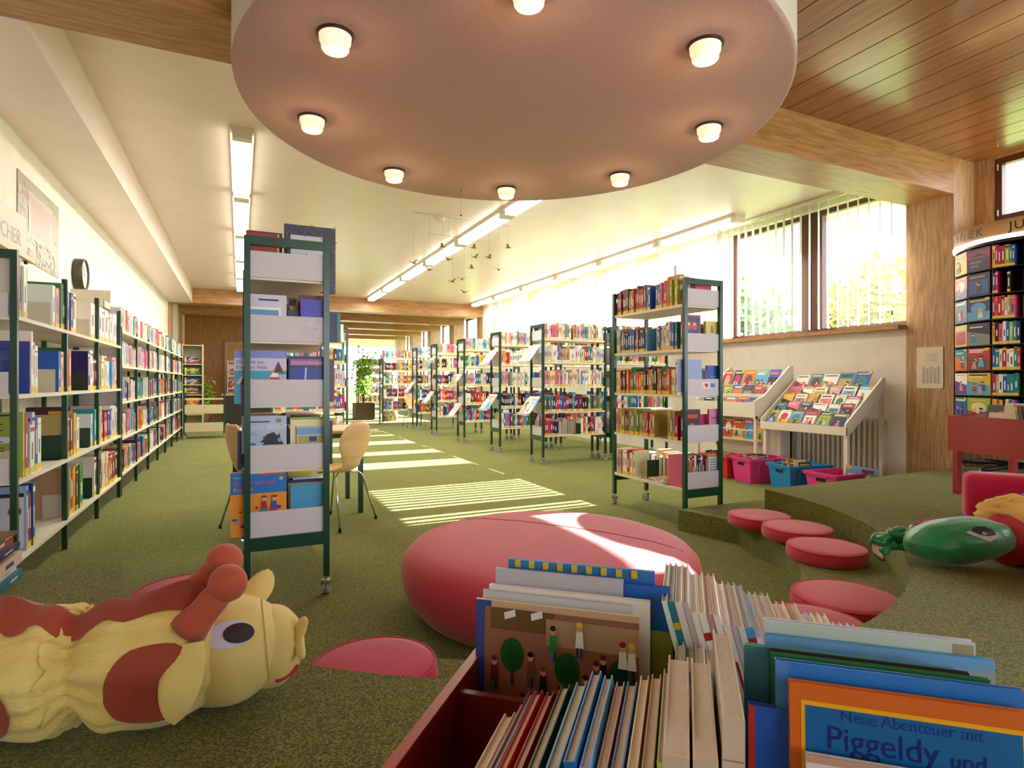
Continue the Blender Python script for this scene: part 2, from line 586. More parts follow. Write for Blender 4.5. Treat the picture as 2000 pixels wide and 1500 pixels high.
# beams and posts of the frames
def frame(y, n, left=True, top=3.36, depth=0.45):
    struct('beam', box1((WL - 0.3, y, 3.0), (WR2, y + depth, top)), OAK_X)
    p = struct('post', box1((WR, y, 0.0), (WR2 + (0.0), y + depth, 3.0)), OAK_Z)
    if left:
        struct('post', box1((WL - 0.3, y, 0.0), (WL + 0.06, y + depth, 3.0)), OAK_Z)
struct('beam', box1((WL, 3.3, 3.0), (WR, 3.75, 3.36)), OAK_X)
struct('post', box1((WR, 3.3, 0.0), (WR2, 3.75, 3.36)), OAK_Z)
for i in range(5):
    frame(15.5 + 2.5 * i, i)
# connecting hall beyond
cb = MB().box((WL - 0.3, 15.4, 3.36), (WR2 + 0.3, 26.2, 3.46))
struct('ceiling_far', cb, OAK_X)
mb = MB()
mb.box((WR2, 15.5, 0), (WR2 + 0.2, 25.95, 0.9)).box((WR2, 15.5, 3.2), (WR2 + 0.2, 25.95, 3.46))
struct('wall_right_far', mb, WALLM)
for i in range(4):
    y = 15.95 + 2.5 * i
    window('window_%d' % (6 + i), WR2 + 0.05, y, y + 2.05, 0.9, 3.2, [])
mb = MB().box((WL - 0.1, 20.0, 0), (1.9, 20.2, 3.36))
struct('wall_far_left', mb, wood('door_oak', (150, 96, 40), (176, 122, 58), (9, 9, 0.9)))
d = struct('door_1', box1((-0.35, 19.93, 0), (0.75, 20.0, 2.3)), wood('door_leaf_oak', (170, 128, 50), (188, 146, 66), (9, 9, 0.7)))
MB().box((-0.42, 19.9, 0), (-0.35, 20.0, 2.37)).box((0.75, 19.9, 0), (0.82, 20.0, 2.37)).box((-0.35, 19.9, 2.3), (0.75, 20.0, 2.37)).build('door_frame', OAK_Z, d)
MB().cyl((0.62, 19.93, 1.05), (0.62, 19.87, 1.05), 0.012).cyl((0.62, 19.87, 1.05), (0.5, 19.87, 1.05), 0.01).build('door_handle', CHROME, d)
struct('wall_left_far', box1((WL - 0.35, 15.95, 0), (WL - 0.2, 20.0, 3.36)), OAK_Z)
mb = MB().box((1.9, 31.0, 0), (WR2 + 1, 31.2, 0.9)).box((1.9, 31.0, 3.0), (WR2 + 1, 31.2, 3.4)).box((0.5, 20.2, 0), (0.7, 31.2, 3.4)).box((WR2 + 0.8, 25.95, 0), (WR2 + 1.0, 31.2, 0.9))
mb.box((0.5, 31.0, 0), (3.6, 31.2, 3.4)).box((WR2 + 0.8, 25.95, 3.0), (WR2 + 1.0, 31.2, 3.4))
struct('wall_end', mb, WHITE)
struct('ceiling_end', box1((0.4, 25.9, 3.36), (WR2 + 1.0, 31.2, 3.46)), WHITE)
e = tag(bpy.data.objects.new('window_10', None), kind='structure')
COL.objects.link(e)
for i in range(4):
    xx = 3.6 + i * 1.03
    box1((xx - 0.03, 31.05, 0.9), (xx + 0.03, 31.11, 3.0)).build('window_frame', WHITE, e)
for i in range(4):
    xx = 3.6 + i * 1.03
    box1((xx + 0.03, 31.07, 0.9), (xx + 1.0, 31.076, 3.0)).build('pane', GLASS, e)

# drum ceiling over the pit
dr = tag(MB().lathe([(0, 0), (1.60, 0), (1.615, 0.004), (1.62, 0.02)], 96, (CX, CY, 2.8)).build('ceiling_drum', PINKC), kind='structure')
MB().lathe([(1.62, 0.02), (1.62, 0.56)], 96, (CX, CY, 2.8)).build('drum_side', WHITE, dr)
RIM = mat('dark_lamp_rim', (60, 26, 12), 0.5)
lamp0 = None
for i in range(8):
    an = math.radians(-157.5 + 45 * i)
    x, y = CX + 1.265 * math.cos(an), CY + 1.265 * math.sin(an)
    if lamp0 is None:
        L = thing('ceiling_lamp', 'x', 'lamp')
        MB().lathe([(0.0, -0.001), (0.086, -0.001), (0.088, -0.006), (0.082, -0.012), (0.076, -0.012), (0.076, -0.003), (0, -0.003)], 32).build('rim', RIM, L)
        prof = []
        for k in range(9):
            prof.append((0.076 - 0.0005 * k, -0.008 - 0.004 * k))
        prof += [(0.066, -0.042), (0.064, -0.072), (0.058, -0.080), (0.03, -0.083), (0, -0.084)]
        MB().lathe(prof, 36).build('glass_shade', BULB, L)
        MB().lathe([(0.0, -0.0855), (0.018, -0.0852), (0.02, -0.084), (0, -0.083)], 16).build('bulb_glow', BULBC, L)
        lamp0 = L
    else:
        L = copy_tree(lamp0)
    L.location = (x, y, 2.8)
    L['label'] = ['round glass ceiling lamp at the upper left of the pink drum', 'round glass ceiling lamp cut off by the top edge of the picture',
                  'round glass ceiling lamp at the upper right of the pink drum', 'round glass ceiling lamp at the middle right of the pink drum',
                  'round glass ceiling lamp at the lower right of the pink drum', 'round glass ceiling lamp at the far rim of the pink drum, centre',
                  'round glass ceiling lamp at the lower left of the pink drum', 'round glass ceiling lamp at the middle left of the pink drum'][i]
    L['group'] = 'glass lamps under the pink drum'
    pl = bpy.data.lights.new('lamp_light', 'POINT')
    pl.energy = 1.3
    pl.color = (1, 0.62, 0.32)
    pl.shadow_soft_size = 0.03
    po = bpy.data.objects.new('lamp_light', pl)
    COL.objects.link(po)
    po.parent = L
    po.location = (0, 0, -0.105)

# fluorescent strips
def strip(x, y0, y1, n, where, w=0.075, light=26, tubef=1.0):
    base = None
    for i in range(n):
        L_ = (y1 - y0) / n
        if base is None:
            t = thing('fluorescent_lamp', 'x', 'lamp')
            MB().box((-w - 0.02, 0.0, 3.31 - ZC), (w + 0.02, L_ - 0.01, -0.0)).build('housing', WHITE, t)
            MB().box((-w, 0.09, 3.25 - ZC), (w, L_ - 0.10, 3.31 - ZC)).build('diffuser', TUBE, t)
            for q in (0.0, L_ - 0.10):
                MB().box((-w - 0.004, q, 3.245 - ZC), (w + 0.004, q + 0.09, 3.31 - ZC)).build('end_cap', WHITE, t)
            ar = bpy.data.lights.new('tube_light', 'AREA')
            ar.shape = 'RECTANGLE'
            ar.size, ar.size_y = w * 2, L_ - 0.2
            ar.energy = light
            ar.color = (1.0, 0.94, 0.84)
            ao = bpy.data.objects.new('tube_light', ar)
            COL.objects.link(ao)
            ao.parent = t
            ao.location = (0, L_ / 2, 3.235 - ZC)
            base = t
        else:
            t = copy_tree(base)
        t.location = (x, y0 + i * L_, ZC)
        t['label'] = '%s segment from the front of the %s fluorescent ceiling strip' % (ORD[i], where)
        t['group'] = 'segments of the %s fluorescent ceiling strip' % where
strip(0.02, 5.5, 15.0, 5, 'left')
strip(3.1, 5.0, 15.3, 6, 'middle')
strip(5.95, 5.6, 15.2, 6, 'window-side')
sd = thing('smoke_detector', 'round white smoke detector on the ceiling beside the middle light strip', 'smoke detector', (2.42, 7.42, ZC))
MB().lathe([(0, -0.0), (0.075, -0.0), (0.075, -0.03), (0.0, -0.03)], 24).build('base', WHITE, sd)
MB().lathe([(0.05, -0.03), (0.055, -0.05), (0.03, -0.062), (0, -0.064)], 24).build('sensor', WHITE, sd)

# vertical blinds
bl = thing('vertical_blind', 'white vertical slat blind, open, over the big right-hand window', 'blind', (WR - 0.1, 3.78, 0))
MB().box((-0.025, 0, 3.29), (0.025, 2.44, 3.33)).build('head_rail', WHITE, bl)
n = 20
slat_me = MB().add([(-0.045, 0, 0), (0.045, 0, 0), (0.045, 0, 1.5), (-0.045, 0, 1.5)], [(0, 1, 2, 3)]).mesh('slat', [BLINDM])
slat_me = MB().box((-0.0635, -0.0008, 0), (0.0635, 0.0008, 1.51)).mesh('slat', [BLINDM])
for i in range(n):
    s_ = link_mesh('slat', slat_me, bl, (0, 0.06 + i * 0.122, 1.775), math.radians(28))
MB().cyl((-0.03, 0.04, 1.9), (-0.03, 0.04, 3.29), 0.003, n=5).cyl((-0.03, 0.04, 1.85), (-0.03, 0.04, 1.9), 0.012, n=6).build('pull_cord', WHITE, bl)
bl2 = thing('vertical_blind', 'white vertical slat blind, mostly closed, along the far hall windows', 'blind', (WR - 0.1, 6.3, 0))
MB().box((-0.025, 0, 3.29), (0.025, 8.6, 3.33)).build('head_rail', WHITE, bl2)
slat2 = MB().box((-0.0635, -0.0008, 0), (0.0635, 0.0008, 1.51)).mesh('slat', [BLINDM])
y = 0.07
while y < 8.5:
    wy = 6.3 + y
    if not any(p < wy < q for p, q in ((7.62, 8.2), (9.0, 9.55), (10.55, 11.1), (11.9, 12.5), (13.3, 13.9))):
        link_mesh('slat', slat2, bl2, (0, y, 1.775), math.radians(78))
    y += 0.118

# radiator under the big window
ra = thing('radiator', 'white ribbed radiator under the window behind the magazine racks', 'radiator', (WR - 0.14, 3.86, 0))
fin = MB().rbox((-0.05, -0.017, 0.08), (0.06, 0.017, 0.76), 0.014, 2).mesh('fin', [SHELFM])
for i in range(36):
    link_mesh('fin', fin, ra, (0, 0.04 + i * 0.062, 0))
MB().cyl((0, 0.0, 0.12), (0, 2.25, 0.12), 0.016).cyl((0, 0, 0.72), (0, 2.25, 0.72), 0.016).box((0.04, 0.3, 0.0), (0.06, 0.33, 0.1)).box((0.04, 1.9, 0.0), (0.06, 1.93, 0.1)).build('pipe', SHELFM, ra)
pn = tag(box1((6.349, 3.39, 1.08), (6.358, 3.64, 1.50)).build('notice_sheet', mat('paper', (232, 222, 200), 0.6)), 'pale paper notice pinned to the wooden post beside the window', 'notice')
mb = MB()
for q in range(7):
    mb.box((6.3475, 3.44, 1.43 - q * 0.012), (6.349, 3.56 - 0.02 * (q % 3), 1.434 - q * 0.012))
for q in range(5):
    mb.box((6.3475, 3.42 + q * 0.035, 1.13), (6.349, 3.445 + q * 0.035, 1.30 - 0.02 * (q % 2)))
mb.build('print', mat('grey_ink', (190, 180, 165), 0.7), pn)

# trees and lawn outside
lawn = tag(box1((7.6, -12, -0.15), (60, 45, -0.02)).build('ground', noisy(mat('lawn', rough=1), 3, (90, 120, 50), (130, 150, 70))), kind='structure')
LEAFS = [mat('tree_leaves_green', (96, 128, 44), 0.7), mat('tree_leaves_yellow', (168, 160, 60), 0.7)]
def tree(x, y, h, r, label, m):
    t = thing('tree', label, 'tree', (x, y, 0))
    MB().tube([(0, 0, -0.05), (0.05, 0, h * 0.4), (0.1, 0.1, h * 0.75)], [0.14, 0.1, 0.04], 8).build('trunk', mat('bark', (90, 70, 50), 0.9), t)
    R = random.Random(int(x * 10 + y))
    mb = MB()
    for i in range(900):
        u = Vector((R.gauss(0, 1), R.gauss(0, 1), R.gauss(0, 0.9)))
        u = u.normalized() * (R.random() ** 0.4)
        c = Vector((u.x * r, u.y * r, h * 0.66 + u.z * h * 0.36))
        a_ = Vector((R.uniform(-1, 1), R.uniform(-1, 1), R.uniform(-1, 1))).normalized() * 0.2
        b_ = a_.orthogonal().normalized() * 0.14
        mb.add([tuple(c - a_), tuple(c + b_), tuple(c + a_), tuple(c - b_)], [(0, 1, 2, 3)])
    tag(mb.build('foliage', m, t), kind='stuff')
tree(15.5, 10.0, 4.6, 1.4, 'yellow-green tree outside the big window, farthest left', LEAFS[1])
tree(18.5, 7.0, 4.6, 1.2, 'yellow-green tree outside the window, right of the mullion', LEAFS[1])
tree(15.0, 14.2, 4.6, 1.7, 'green tree outside at the left window edge', LEAFS[0])
tree(17.5, 3.0, 5.5, 1.3, 'green tree outside the small high window', LEAFS[0])

# ---------------------------------------------------------------- books
STUFF = MB()
N_OBJ = [0]
WARM = ['red', 'dark red', 'cream', 'tan', 'white', 'blue', 'orange', 'pink', 'navy', 'green', 'light blue', 'black', 'white', 'pale grey', 'yellow', 'teal', 'maroon', 'grey', 'rose']
PALE = ['white', 'pale grey', 'rose', 'cream', 'light blue', 'white', 'pink', 'red', 'tan', 'pale grey', 'teal', 'white']
VIVID = ['red', 'navy', 'blue', 'white', 'purple', 'green', 'black', 'dark red', 'light blue', 'orange', 'cream', 'teal', 'magenta']
SET_BLUE = ['navy', 'blue', 'light blue', 'navy', 'pale grey']

def jitter(c, k=10, R=rnd):
    return tuple(max(0, min(255, v + R.uniform(-k, k))) for v in c)
def cover_art(R, base=None):
    """an invented cover: ground, title lines, a simple picture of one or two people or things, yellow shelf sticker"""
    names = list(PAL)
    g = PAL[base] if base else PAL[R.choice(names)]
    it = [('r', 0, 0, 1, 1, g)]
    c2 = PAL[R.choice(names)]
    c3 = PAL[R.choice(names)]
    k = R.randrange(4)
    if k == 0:
        it += [('r', 0.0, 0.78, 1, 1, c2), ('r', 0.1, 0.84, 0.85, 0.91, 'white')]
    elif k == 1:
        it += [('r', 0.08, 0.08, 0.92, 0.70, c2), ('r', 0.1, 0.80, 0.8, 0.90, c3)]
    elif k == 2:
        it += [('r', 0, 0, 1, 0.4, c2), ('e', 0.5, 0.55, 0.34, 0.26, c3), ('r', 0.12, 0.86, 0.9, 0.93, 'yellow')]
    else:
        it += [('p', [(0, 0), (1, 0), (1, 0.45), (0, 0.65)], c2), ('r', 0.1, 0.8, 0.7, 0.85, 'white'), ('r', 0.1, 0.88, 0.9, 0.94, c3)]
    for q in range(R.randint(1, 3)):
        x = R.uniform(0.25, 0.75)
        y = R.uniform(0.15, 0.3)
        s_ = R.uniform(0.8, 1.3)
        col = PAL[R.choice(names)]
        it += [('p', [(x - 0.12 * s_, y - 0.1), (x + 0.12 * s_, y - 0.1), (x + 0.07 * s_, y + 0.16 * s_), (x - 0.07 * s_, y + 0.16 * s_)], col),
               ('e', x, y + 0.24 * s_, 0.075 * s_, 0.065 * s_, (222, 176, 140)),
               ('e', x, y + 0.28 * s_, 0.08 * s_, 0.04 * s_, PAL[R.choice(['brown', 'black', 'yellow', 'dark red'])])]
    it += [('r', 0.8, 0.9, 1, 1, 'yellow')] if R.random() < 0.4 else []
    return it
def text_lines(x0, y0, x1, n, step, col, R):
    return [('r', x0, y0 - i * step, x0 + (x1 - x0) * R.uniform(0.6, 1), y0 - i * step + step * 0.35, col) for i in range(n)]

def book_mb(t, d, h, col, art=None, side=-1, sticker=True, title=True, R=rnd, mb=None, spine=None):
    mb = mb or MB()
    c = PAL[col] if isinstance(col, str) else col
    c = jitter(c, 12, R)
    cl = lin(c)
    b = min(0.0025, t * 0.14)
    mb.box((0, 0, 0), (b, d, h), 0, cl).box((t - b, 0, 0), (t, d, h), 0, cl).box((b, 0, 0), (t - b, b, h), 0, cl)
    mb.box((b, b, 0.003), (t - b, d - 0.004, h - 0.004), 1, lin((232, 224, 204)))
    it = []
    if title:
        tc = 'white' if sum(c) < 420 else R.choice(['red', 'navy', 'black', 'blue', 'dark green'])
        y0 = R.uniform(0.25, 0.4)
        it.append(('r', 0.33, y0, 0.67, y0 + R.uniform(0.25, 0.45), tc))
        if R.random() < 0.5:
            it.append(('r', 0, 0.86, 1, R.uniform(0.89, 0.95), R.choice(['white', 'red', 'yellow', 'navy'])))
    if sticker:
        it.append(('r', 0, 0.01, 1, 0.13, (226, 196, 70)))
    mb.art((0, 0, 0), (t, 0, 0), (0, 0, h), spine or it)
    if art:
        if side < 0:
            mb.art((0, d, 0), (0, -d, 0), (0, 0, h), art)
        else:
            mb.art((t, 0, 0), (0, d, 0), (0, 0, h), art)
    return mb
def stuff_book(M, t, d, h, col, R):
    c = jitter(PAL[col], 14, R)
    cl = lin(c)
    pg = lin((228, 220, 200))
    STUFF.M = M
    v = [(0, 0, 0), (t, 0, 0), (t, d, 0), (0, d, 0), (0, 0, h), (t, 0, h), (t, d, h), (0, d, h)]
    STUFF.add(v, [(0, 1, 5, 4), (1, 2, 6, 5), (3, 0, 4, 7)], 0, cl)
    STUFF.add(v, [(4, 5, 6, 7), (2, 3, 7, 6)], 0, pg)
    e = -0.0006
    STUFF.add([(0, e, h * 0.02), (t, e, h * 0.02), (t, e, h * 0.14), (0, e, h * 0.14)], [(0, 1, 2, 3)], 0, lin((226, 200, 80)) if R.random() < 0.6 else lin((240, 236, 226)))
    if R.random() < 0.7:
        y0 = R.uniform(0.3, 0.5)
        STUFF.add([(t * .3, e, h * y0), (t * .7, e, h * y0), (t * .7, e, h * (y0 + .3)), (t * .3, e, h * (y0 + .3))], [(0, 1, 2, 3)], 0, lin((240, 236, 226)) if sum(c) < 420 else lin(PAL[R.choice(['red', 'navy', 'black'])]))
    STUFF.M = None
def bookend(M, col, h=0.15, w=0.13):
    mb = MB()
    mb.box((0, 0, 0), (0.0015, w, h)).box((-0.10, 0, 0), (0, w, 0.0012))
    o = mb.build('bookend', [GREEN2 if col == 'green' else BEIGE])
    o.matrix_world = M
    return o
USED = {}
BE = {}
def row(p, ang, length, z, pal, mode='stuff', where='', hr=(0.19, 0.25), dr=(0.14, 0.18), tr=(0.016, 0.034), seed=1, gaps=(), specs=None, part=None):
    """books side by side from local x = 0; gaps = [(from, to, bookend colour or None)]"""
    R = random.Random(seed)
    base = Matrix.Translation((p[0], p[1], z)) @ Matrix.Rotation(ang, 4, 'Z')
    x = 0.004
    i = 0
    idx = USED.get(where, 0)
    pc = None
    nset = 0
    while x < length:
        g = [q for q in gaps if q[0] <= x < q[1]]
        if g:
            x = g[0][1]
            if g[0][2]:
                bend = BE.get(where, 0)
                BE[where] = bend + 1
                o = bookend(base @ Matrix.Translation((x - 0.003, 0.02, 0)), g[0][2], R.uniform(0.13, 0.17))
                tag(o, '%s bookend, %s from left, %s' % ({'green': 'dark green', 'beige': 'beige'}[g[0][2]], ORD[bend], where or 'deeper in the hall'), 'bookend', 'bookends')
            continue
        if specs and i < len(specs):
            sp_ = specs[i]
            t, d, h, col, art, side = sp_
        else:
            if nset <= 0:
                pc = R.choice(pal)
                sh, sd_, st = R.uniform(*hr), R.uniform(*dr), R.uniform(*tr)
                nset = R.choice([1, 1, 1, 2, 3])
            nset -= 1
            t, d, h, col, art, side = st, sd_, sh, pc, None, -1
        i += 1
        if x + t > length:
            break
        stand = base @ Matrix.Translation((x, R.uniform(0.0, 0.015), 0))
        nxt = [q for q in gaps if abs(q[0] - x - t) < 0.02]
        if mode == 'obj' and N_OBJ[0] < 296:
            mb = book_mb(t - 0.0008, d, h, col, art, side, R=R)
            o = mb.build('book', [VC, PAGE])
            o.matrix_world = stand
            N_OBJ[0] += 1
            cn = col if isinstance(col, str) else 'picture'
            extra = ' with cover showing' if art else ''
            tag(o, '%s book%s, %s from the left, %s' % (cn, extra, ORD[min(idx, 39)], where), 'book', 'books on the ' + where)
            idx += 1
        else:
            stuff_book(stand, t - 0.0008, d, h, col if isinstance(col, str) else 'blue', R)
        x += t
    USED[where] = idx

# ---------------------------------------------------------------- shelving
def caster_meshes():
    f = MB()
    f.cyl((0, 0, 0.10), (0, 0, 0.07), 0.010).box((-0.024, -0.018, 0.05), (-0.019, 0.022, 0.078)).box((0.019, -0.018, 0.05), (0.024, 0.022, 0.078)).box((-0.024, -0.018, 0.074), (0.024, 0.022, 0.079))
    w = MB()
    for s_ in (-0.0095, 0.0095):
        w.cyl((s_ - 0.0075, 0.008, 0.032), (s_ + 0.0075, 0.008, 0.032), 0.032, n=16)
    return f.mesh('caster', [CHROME]), w.mesh('wheel', [GREYP])
CM, WM = caster_meshes()
def add_casters(t, pts):
    for x, y in pts:
        c = link_mesh('caster', CM, t, (x, y, 0), rnd.uniform(-0.6, 0.6))
        link_mesh('wheel', WM, c)
MCACHE = {}
def cached(key, fn):
    if key not in MCACHE:
        MCACHE[key] = fn()
    return MCACHE[key]
def shelf_unit(label, loc, rz, w, L, H, zs, group=None, casters=True, plate=0.125, trays=()):
    t = thing('book_trolley' if casters else 'bookcase', label, 'bookshelf', loc, rz, group)
    k = (w, L, H, casters)
    post = cached(('post',) + k, lambda: box1((-0.015, -0.015, 0.1 if casters else 0.0), (0.015, 0.015, H)).mesh('post', [GREEN]))
    for x in (0.015, w - 0.015):
        for y in (0.015, L - 0.015):
            link_mesh('post', post, t, (x, y, 0))
    rail = cached(('rail',) + k, lambda: box1((0.03, -0.013, 0), (w - 0.03, 0.013, 0.045)).mesh('rail', [GREEN]))
    for y in (0.015, L - 0.015):
        link_mesh('top_rail', rail, t, (0, y, H - 0.045))
        o = link_mesh('bottom_rail', rail, t, (0, y, zs[-1] - 0.075))
        o.scale = (1, 1, 1.5)
    sh = cached(('shelf',) + k, lambda: MB().box((0.005, 0.03, -0.022), (w - 0.005, L - 0.03, 0.0)).mesh('shelf', [SHELFM]))
    pl = cached(('plate',) + k, lambda: box1((0.03, -0.004, -0.01), (w - 0.03, 0.004, plate)).mesh('end_plate', [PANEL]))
    for z in zs:
        link_mesh('shelf', sh, t, (0, 0, z))
        link_mesh('end_plate', pl, t, (0, 0.02, z))
        link_mesh('end_plate', pl, t, (0, L - 0.02, z))
    if casters:
        add_casters(t, [(0.015, 0.015), (w - 0.015, 0.015), (0.015, L - 0.015), (w - 0.015, L - 0.015)])
    for z in trays:
        mb = MB()
        mb.add([(0.03, -0.02, z + 0.24), (w - 0.03, -0.02, z + 0.24), (w - 0.03, -0.20, z), (0.03, -0.20, z)], [(0, 1, 2, 3)])
        mb.add([(0.03, -0.016, z + 0.234), (w - 0.03, -0.016, z + 0.234), (w - 0.03, -0.196, z - 0.006), (0.03, -0.196, z - 0.006)], [(3, 2, 1, 0)])
        mb.box((0.03, -0.225, z - 0.02), (w - 0.03, -0.195, z + 0.012))
        mb.build('display_tray', PANEL, t)
    return t

# --- trolley A, nearest on the left
ZA = [1.70, 1.37, 1.035, 0.694, 0.35]
shelf_unit('green framed book trolley standing alone left of the red pouf, narrow end to the viewer', (0.02, 3.25, 0), 0, 0.42, 1.07, 1.90, ZA)
def A_row(i, side, specs, n=7, pal=WARM):
    """side -1: spines to the left; the book nearest the viewer shows its cover"""
    z = ZA[i]
    nm = ['top', 'second', 'third', 'fourth', 'bottom'][i]
    y = 3.285
    for j, (t, d, h, col, art) in enumerate(specs):
        if side < 0:
            M = Matrix.Translation((0.03 if d < 0.2 else 0.225 - d, y + t, z)) @ Matrix.Rotation(-PI / 2, 4, 'Z')
            sd = 1
        else:
            M = Matrix.Translation((0.435 if d < 0.2 else 0.235 + d, y, z)) @ Matrix.Rotation(PI / 2, 4, 'Z')
            sd = -1
        o = book_mb(t - 0.001, d, h, col, art, sd).build('book', [VC, PAGE])
        o.matrix_world = M
        N_OBJ[0] += 1
        cn = col if isinstance(col, str) else 'picture'
        tag(o, '%s book, %s from the front, %s side of the %s shelf, left-hand trolley' % (cn, ORD[j], 'left' if side < 0 else 'right', nm), 'book', 'books in the left-hand trolley')
        y += t
    R = random.Random(i * 7 + side)
    while y < 4.2:
        t = R.uniform(0.02, 0.04)
        h, d = R.uniform(0.19, 0.26), R.uniform(0.14, 0.19)
        M = (Matrix.Translation((0.03, y + t, z)) @ Matrix.Rotation(-PI / 2, 4, 'Z')) if side < 0 else (Matrix.Translation((0.435, y, z)) @ Matrix.Rotation(PI / 2, 4, 'Z'))
        if not (i == 0 and side > 0):
            stuff_book(M, t, d, h, R.choice(pal), R)
        y += t
RA = random.Random(5)
world_art = [('r', 0, 0, 1, 1, (126, 134, 214)), ('r', 0, 0.62, 1, 0.86, (206, 196, 226)), ('r', 0.0, 0, 1, 0.62, (54, 152, 186)),
             ('r', 0.72, 0, 1, 0.55, (170, 176, 214)), ('t', 0.03, 0.755, 0.09, 'Die Welt am', (30, 60, 120)), ('t', 0.03, 0.655, 0.09, 'Ende der Welt', (30, 60, 120)),
             ('p', [(0.10, 0.36), (0.32, 0.36), (0.28, 0.52), (0.14, 0.52)], 'black'), ('p', [(0.04, 0.40), (0.1, 0.36), (0.17, 0.5), (0.14, 0.52)], (230, 190, 160)), ('p', [(0.32, 0.36), (0.38, 0.40), (0.28, 0.52), (0.25, 0.5)], (230, 190, 160)),
             ('e', 0.21, 0.57, 0.045, 0.045, (226, 178, 150)), ('e', 0.21, 0.6, 0.05, 0.03, 'black'), ('p', [(0.12, 0), (0.2, 0), (0.21, 0.36), (0.12, 0.36)], (80, 70, 130)), ('p', [(0.24, 0), (0.32, 0), (0.31, 0.36), (0.21, 0.36)], (80, 70, 130)),
             ('p', [(0.38, 0.2), (0.5, 0.2), (0.48, 0.38), (0.4, 0.38)], 'yellow'), ('e', 0.44, 0.42, 0.035, 0.035, (230, 150, 120)), ('r', 0.39, 0, 0.49, 0.2, 'navy'),
             ('p', [(0.52, 0.18), (0.62, 0.18), (0.6, 0.34), (0.53, 0.34)], 'green'), ('e', 0.57, 0.39, 0.035, 0.035, (230, 150, 120)), ('r', 0.53, 0, 0.61, 0.18, 'navy'),
             ('p', [(0.66, 0), (0.8, 0), (0.84, 0.66), (0.8, 0.7), (0.66, 0.5)], 'white'), ('r', 0.66, 0.22, 0.83, 0.28, 'red'), ('r', 0.67, 0.45, 0.86, 0.5, 'red'), ('p', [(0.74, 0.58), (0.95, 0.58), (0.84, 0.8)], 'dark red'), ('p', [(0.78, 0.6), (0.9, 0.6), (0.84, 0.72)], 'black')]
dragon_art = [('r', 0, 0, 1, 1, (12, 18, 52)), ('r', 0.05, 0.80, 0.97, 0.94, (150, 74, 168)), ('t', 0.06, 0.825, 0.10, 'DRAGONHEART', (232, 196, 150)),
              ('r', 0.05, 0.0, 1, 0.76, (20, 44, 150)), ('p', [(0.42, 0.76), (0.46, 0.76), (0.44, 0.5), (0.5, 0.42), (0.44, 0.2), (0.5, 0.0), (0.46, 0.0), (0.4, 0.2), (0.46, 0.42), (0.4, 0.52)], (190, 205, 240))]
horse_art = [('r', 0, 0, 1, 1, (172, 192, 222)), ('r', 0.12, 0.88, 0.62, 0.905, 'black'), ('t', 0.04, 0.75, 0.12, 'BLACK BEAUTY', (226, 230, 236)), ('e', 0.82, 0.91, 0.07, 0.04, 'olive'),
             ('r', 0.05, 0.68, 0.3, 0.69, 'grey'), ('r', 0.05, 0.64, 0.36, 0.65, 'grey'), ('e', 0.13, 0.43, 0.1, 0.05, 'rose'), ('e', 0.24, 0.45, 0.08, 0.05, 'teal'),
             ('p', [(0, 0.05), (0.62, 0.05), (0.66, 0.2), (0.74, 0.36), (0.9, 0.3), (0.97, 0.33), (0.96, 0.42), (0.86, 0.56), (0.84, 0.68), (0.8, 0.62), (0.74, 0.66), (0.6, 0.62), (0.46, 0.46), (0.3, 0.34), (0, 0.3)], (22, 26, 52)),
             ('p', [(0.7, 0.62), (0.64, 0.6), (0.5, 0.5), (0.4, 0.5), (0.5, 0.58), (0.44, 0.58), (0.58, 0.66), (0.74, 0.7)], 'black'), ('e', 0.84, 0.54, 0.045, 0.04, (130, 160, 214)), ('p', [(0.5, 0.05), (0.7, 0.05), (0.86, 0.16), (0.97, 0.08), (0.98, 0.1), (0.86, 0.2), (0.64, 0.14)], (16, 18, 40))]
field_art = [('r', 0, 0, 1, 1, (190, 190, 170)), ('r', 0.0, 0.8, 1, 0.96, (110, 160, 220)), ('r', 0.06, 0, 1, 0.76, (138, 160, 60)), ('r', 0.06, 0.5, 1, 0.76, (162, 166, 92)), ('r', 0.4, 0.62, 0.64, 0.74, (20, 40, 110)), ('e', 0.55, 0.36, 0.045, 0.05, (120, 90, 60)), ('p', [(0.5, 0.0), (0.6, 0.0), (0.58, 0.34), (0.52, 0.34)], (110, 84, 60))]
dict_art = [('r', 0, 0, 1, 1, (232, 150, 44)), ('r', 0, 0.66, 1, 1, (30, 116, 196)), ('r', 0.5, 0.95, 1, 1, (216, 80, 62)), ('t', 0.05, 0.91, 0.035, 'Langenscheidt', (240, 200, 60)),
            ('t', 0.05, 0.80, 0.095, 'Bildw\u00f6rterbuch', (214, 60, 110)), ('t', 0.05, 0.70, 0.09, 'Englisch', (226, 130, 90)), ('e', 0.9, 0.88, 0.035, 0.03, 'yellow')]
for q in range(16):
    x_, y_ = RA.uniform(0.06, 0.9), RA.uniform(0.04, 0.6)
    dict_art += [('e', x_, y_, RA.uniform(0.02, 0.06), RA.uniform(0.015, 0.03), RA.choice(['red', 'light blue', 'purple', 'yellow', 'orange', 'white']))]
for x_, c_, c2_ in ((0.58, 'red', 'teal'), (0.76, 'blue', 'magenta')):
    dict_art += [('p', [(x_ - 0.05, 0.42), (x_ + 0.07, 0.42), (x_ + 0.05, 0.53), (x_ - 0.03, 0.53)], c_), ('e', x_ + 0.02, 0.58, 0.045, 0.035, (232, 170, 140)), ('e', x_ + 0.02, 0.605, 0.05, 0.02, 'brown'), ('p', [(x_ - 0.08, 0.3), (x_ - 0.02, 0.29), (x_ + 0.05, 0.42), (x_ - 0.05, 0.42)], c2_), ('p', [(x_ + 0.04, 0.3), (x_ + 0.1, 0.31), (x_ + 0.07, 0.42), (x_ + 0.01, 0.42)], c2_)]
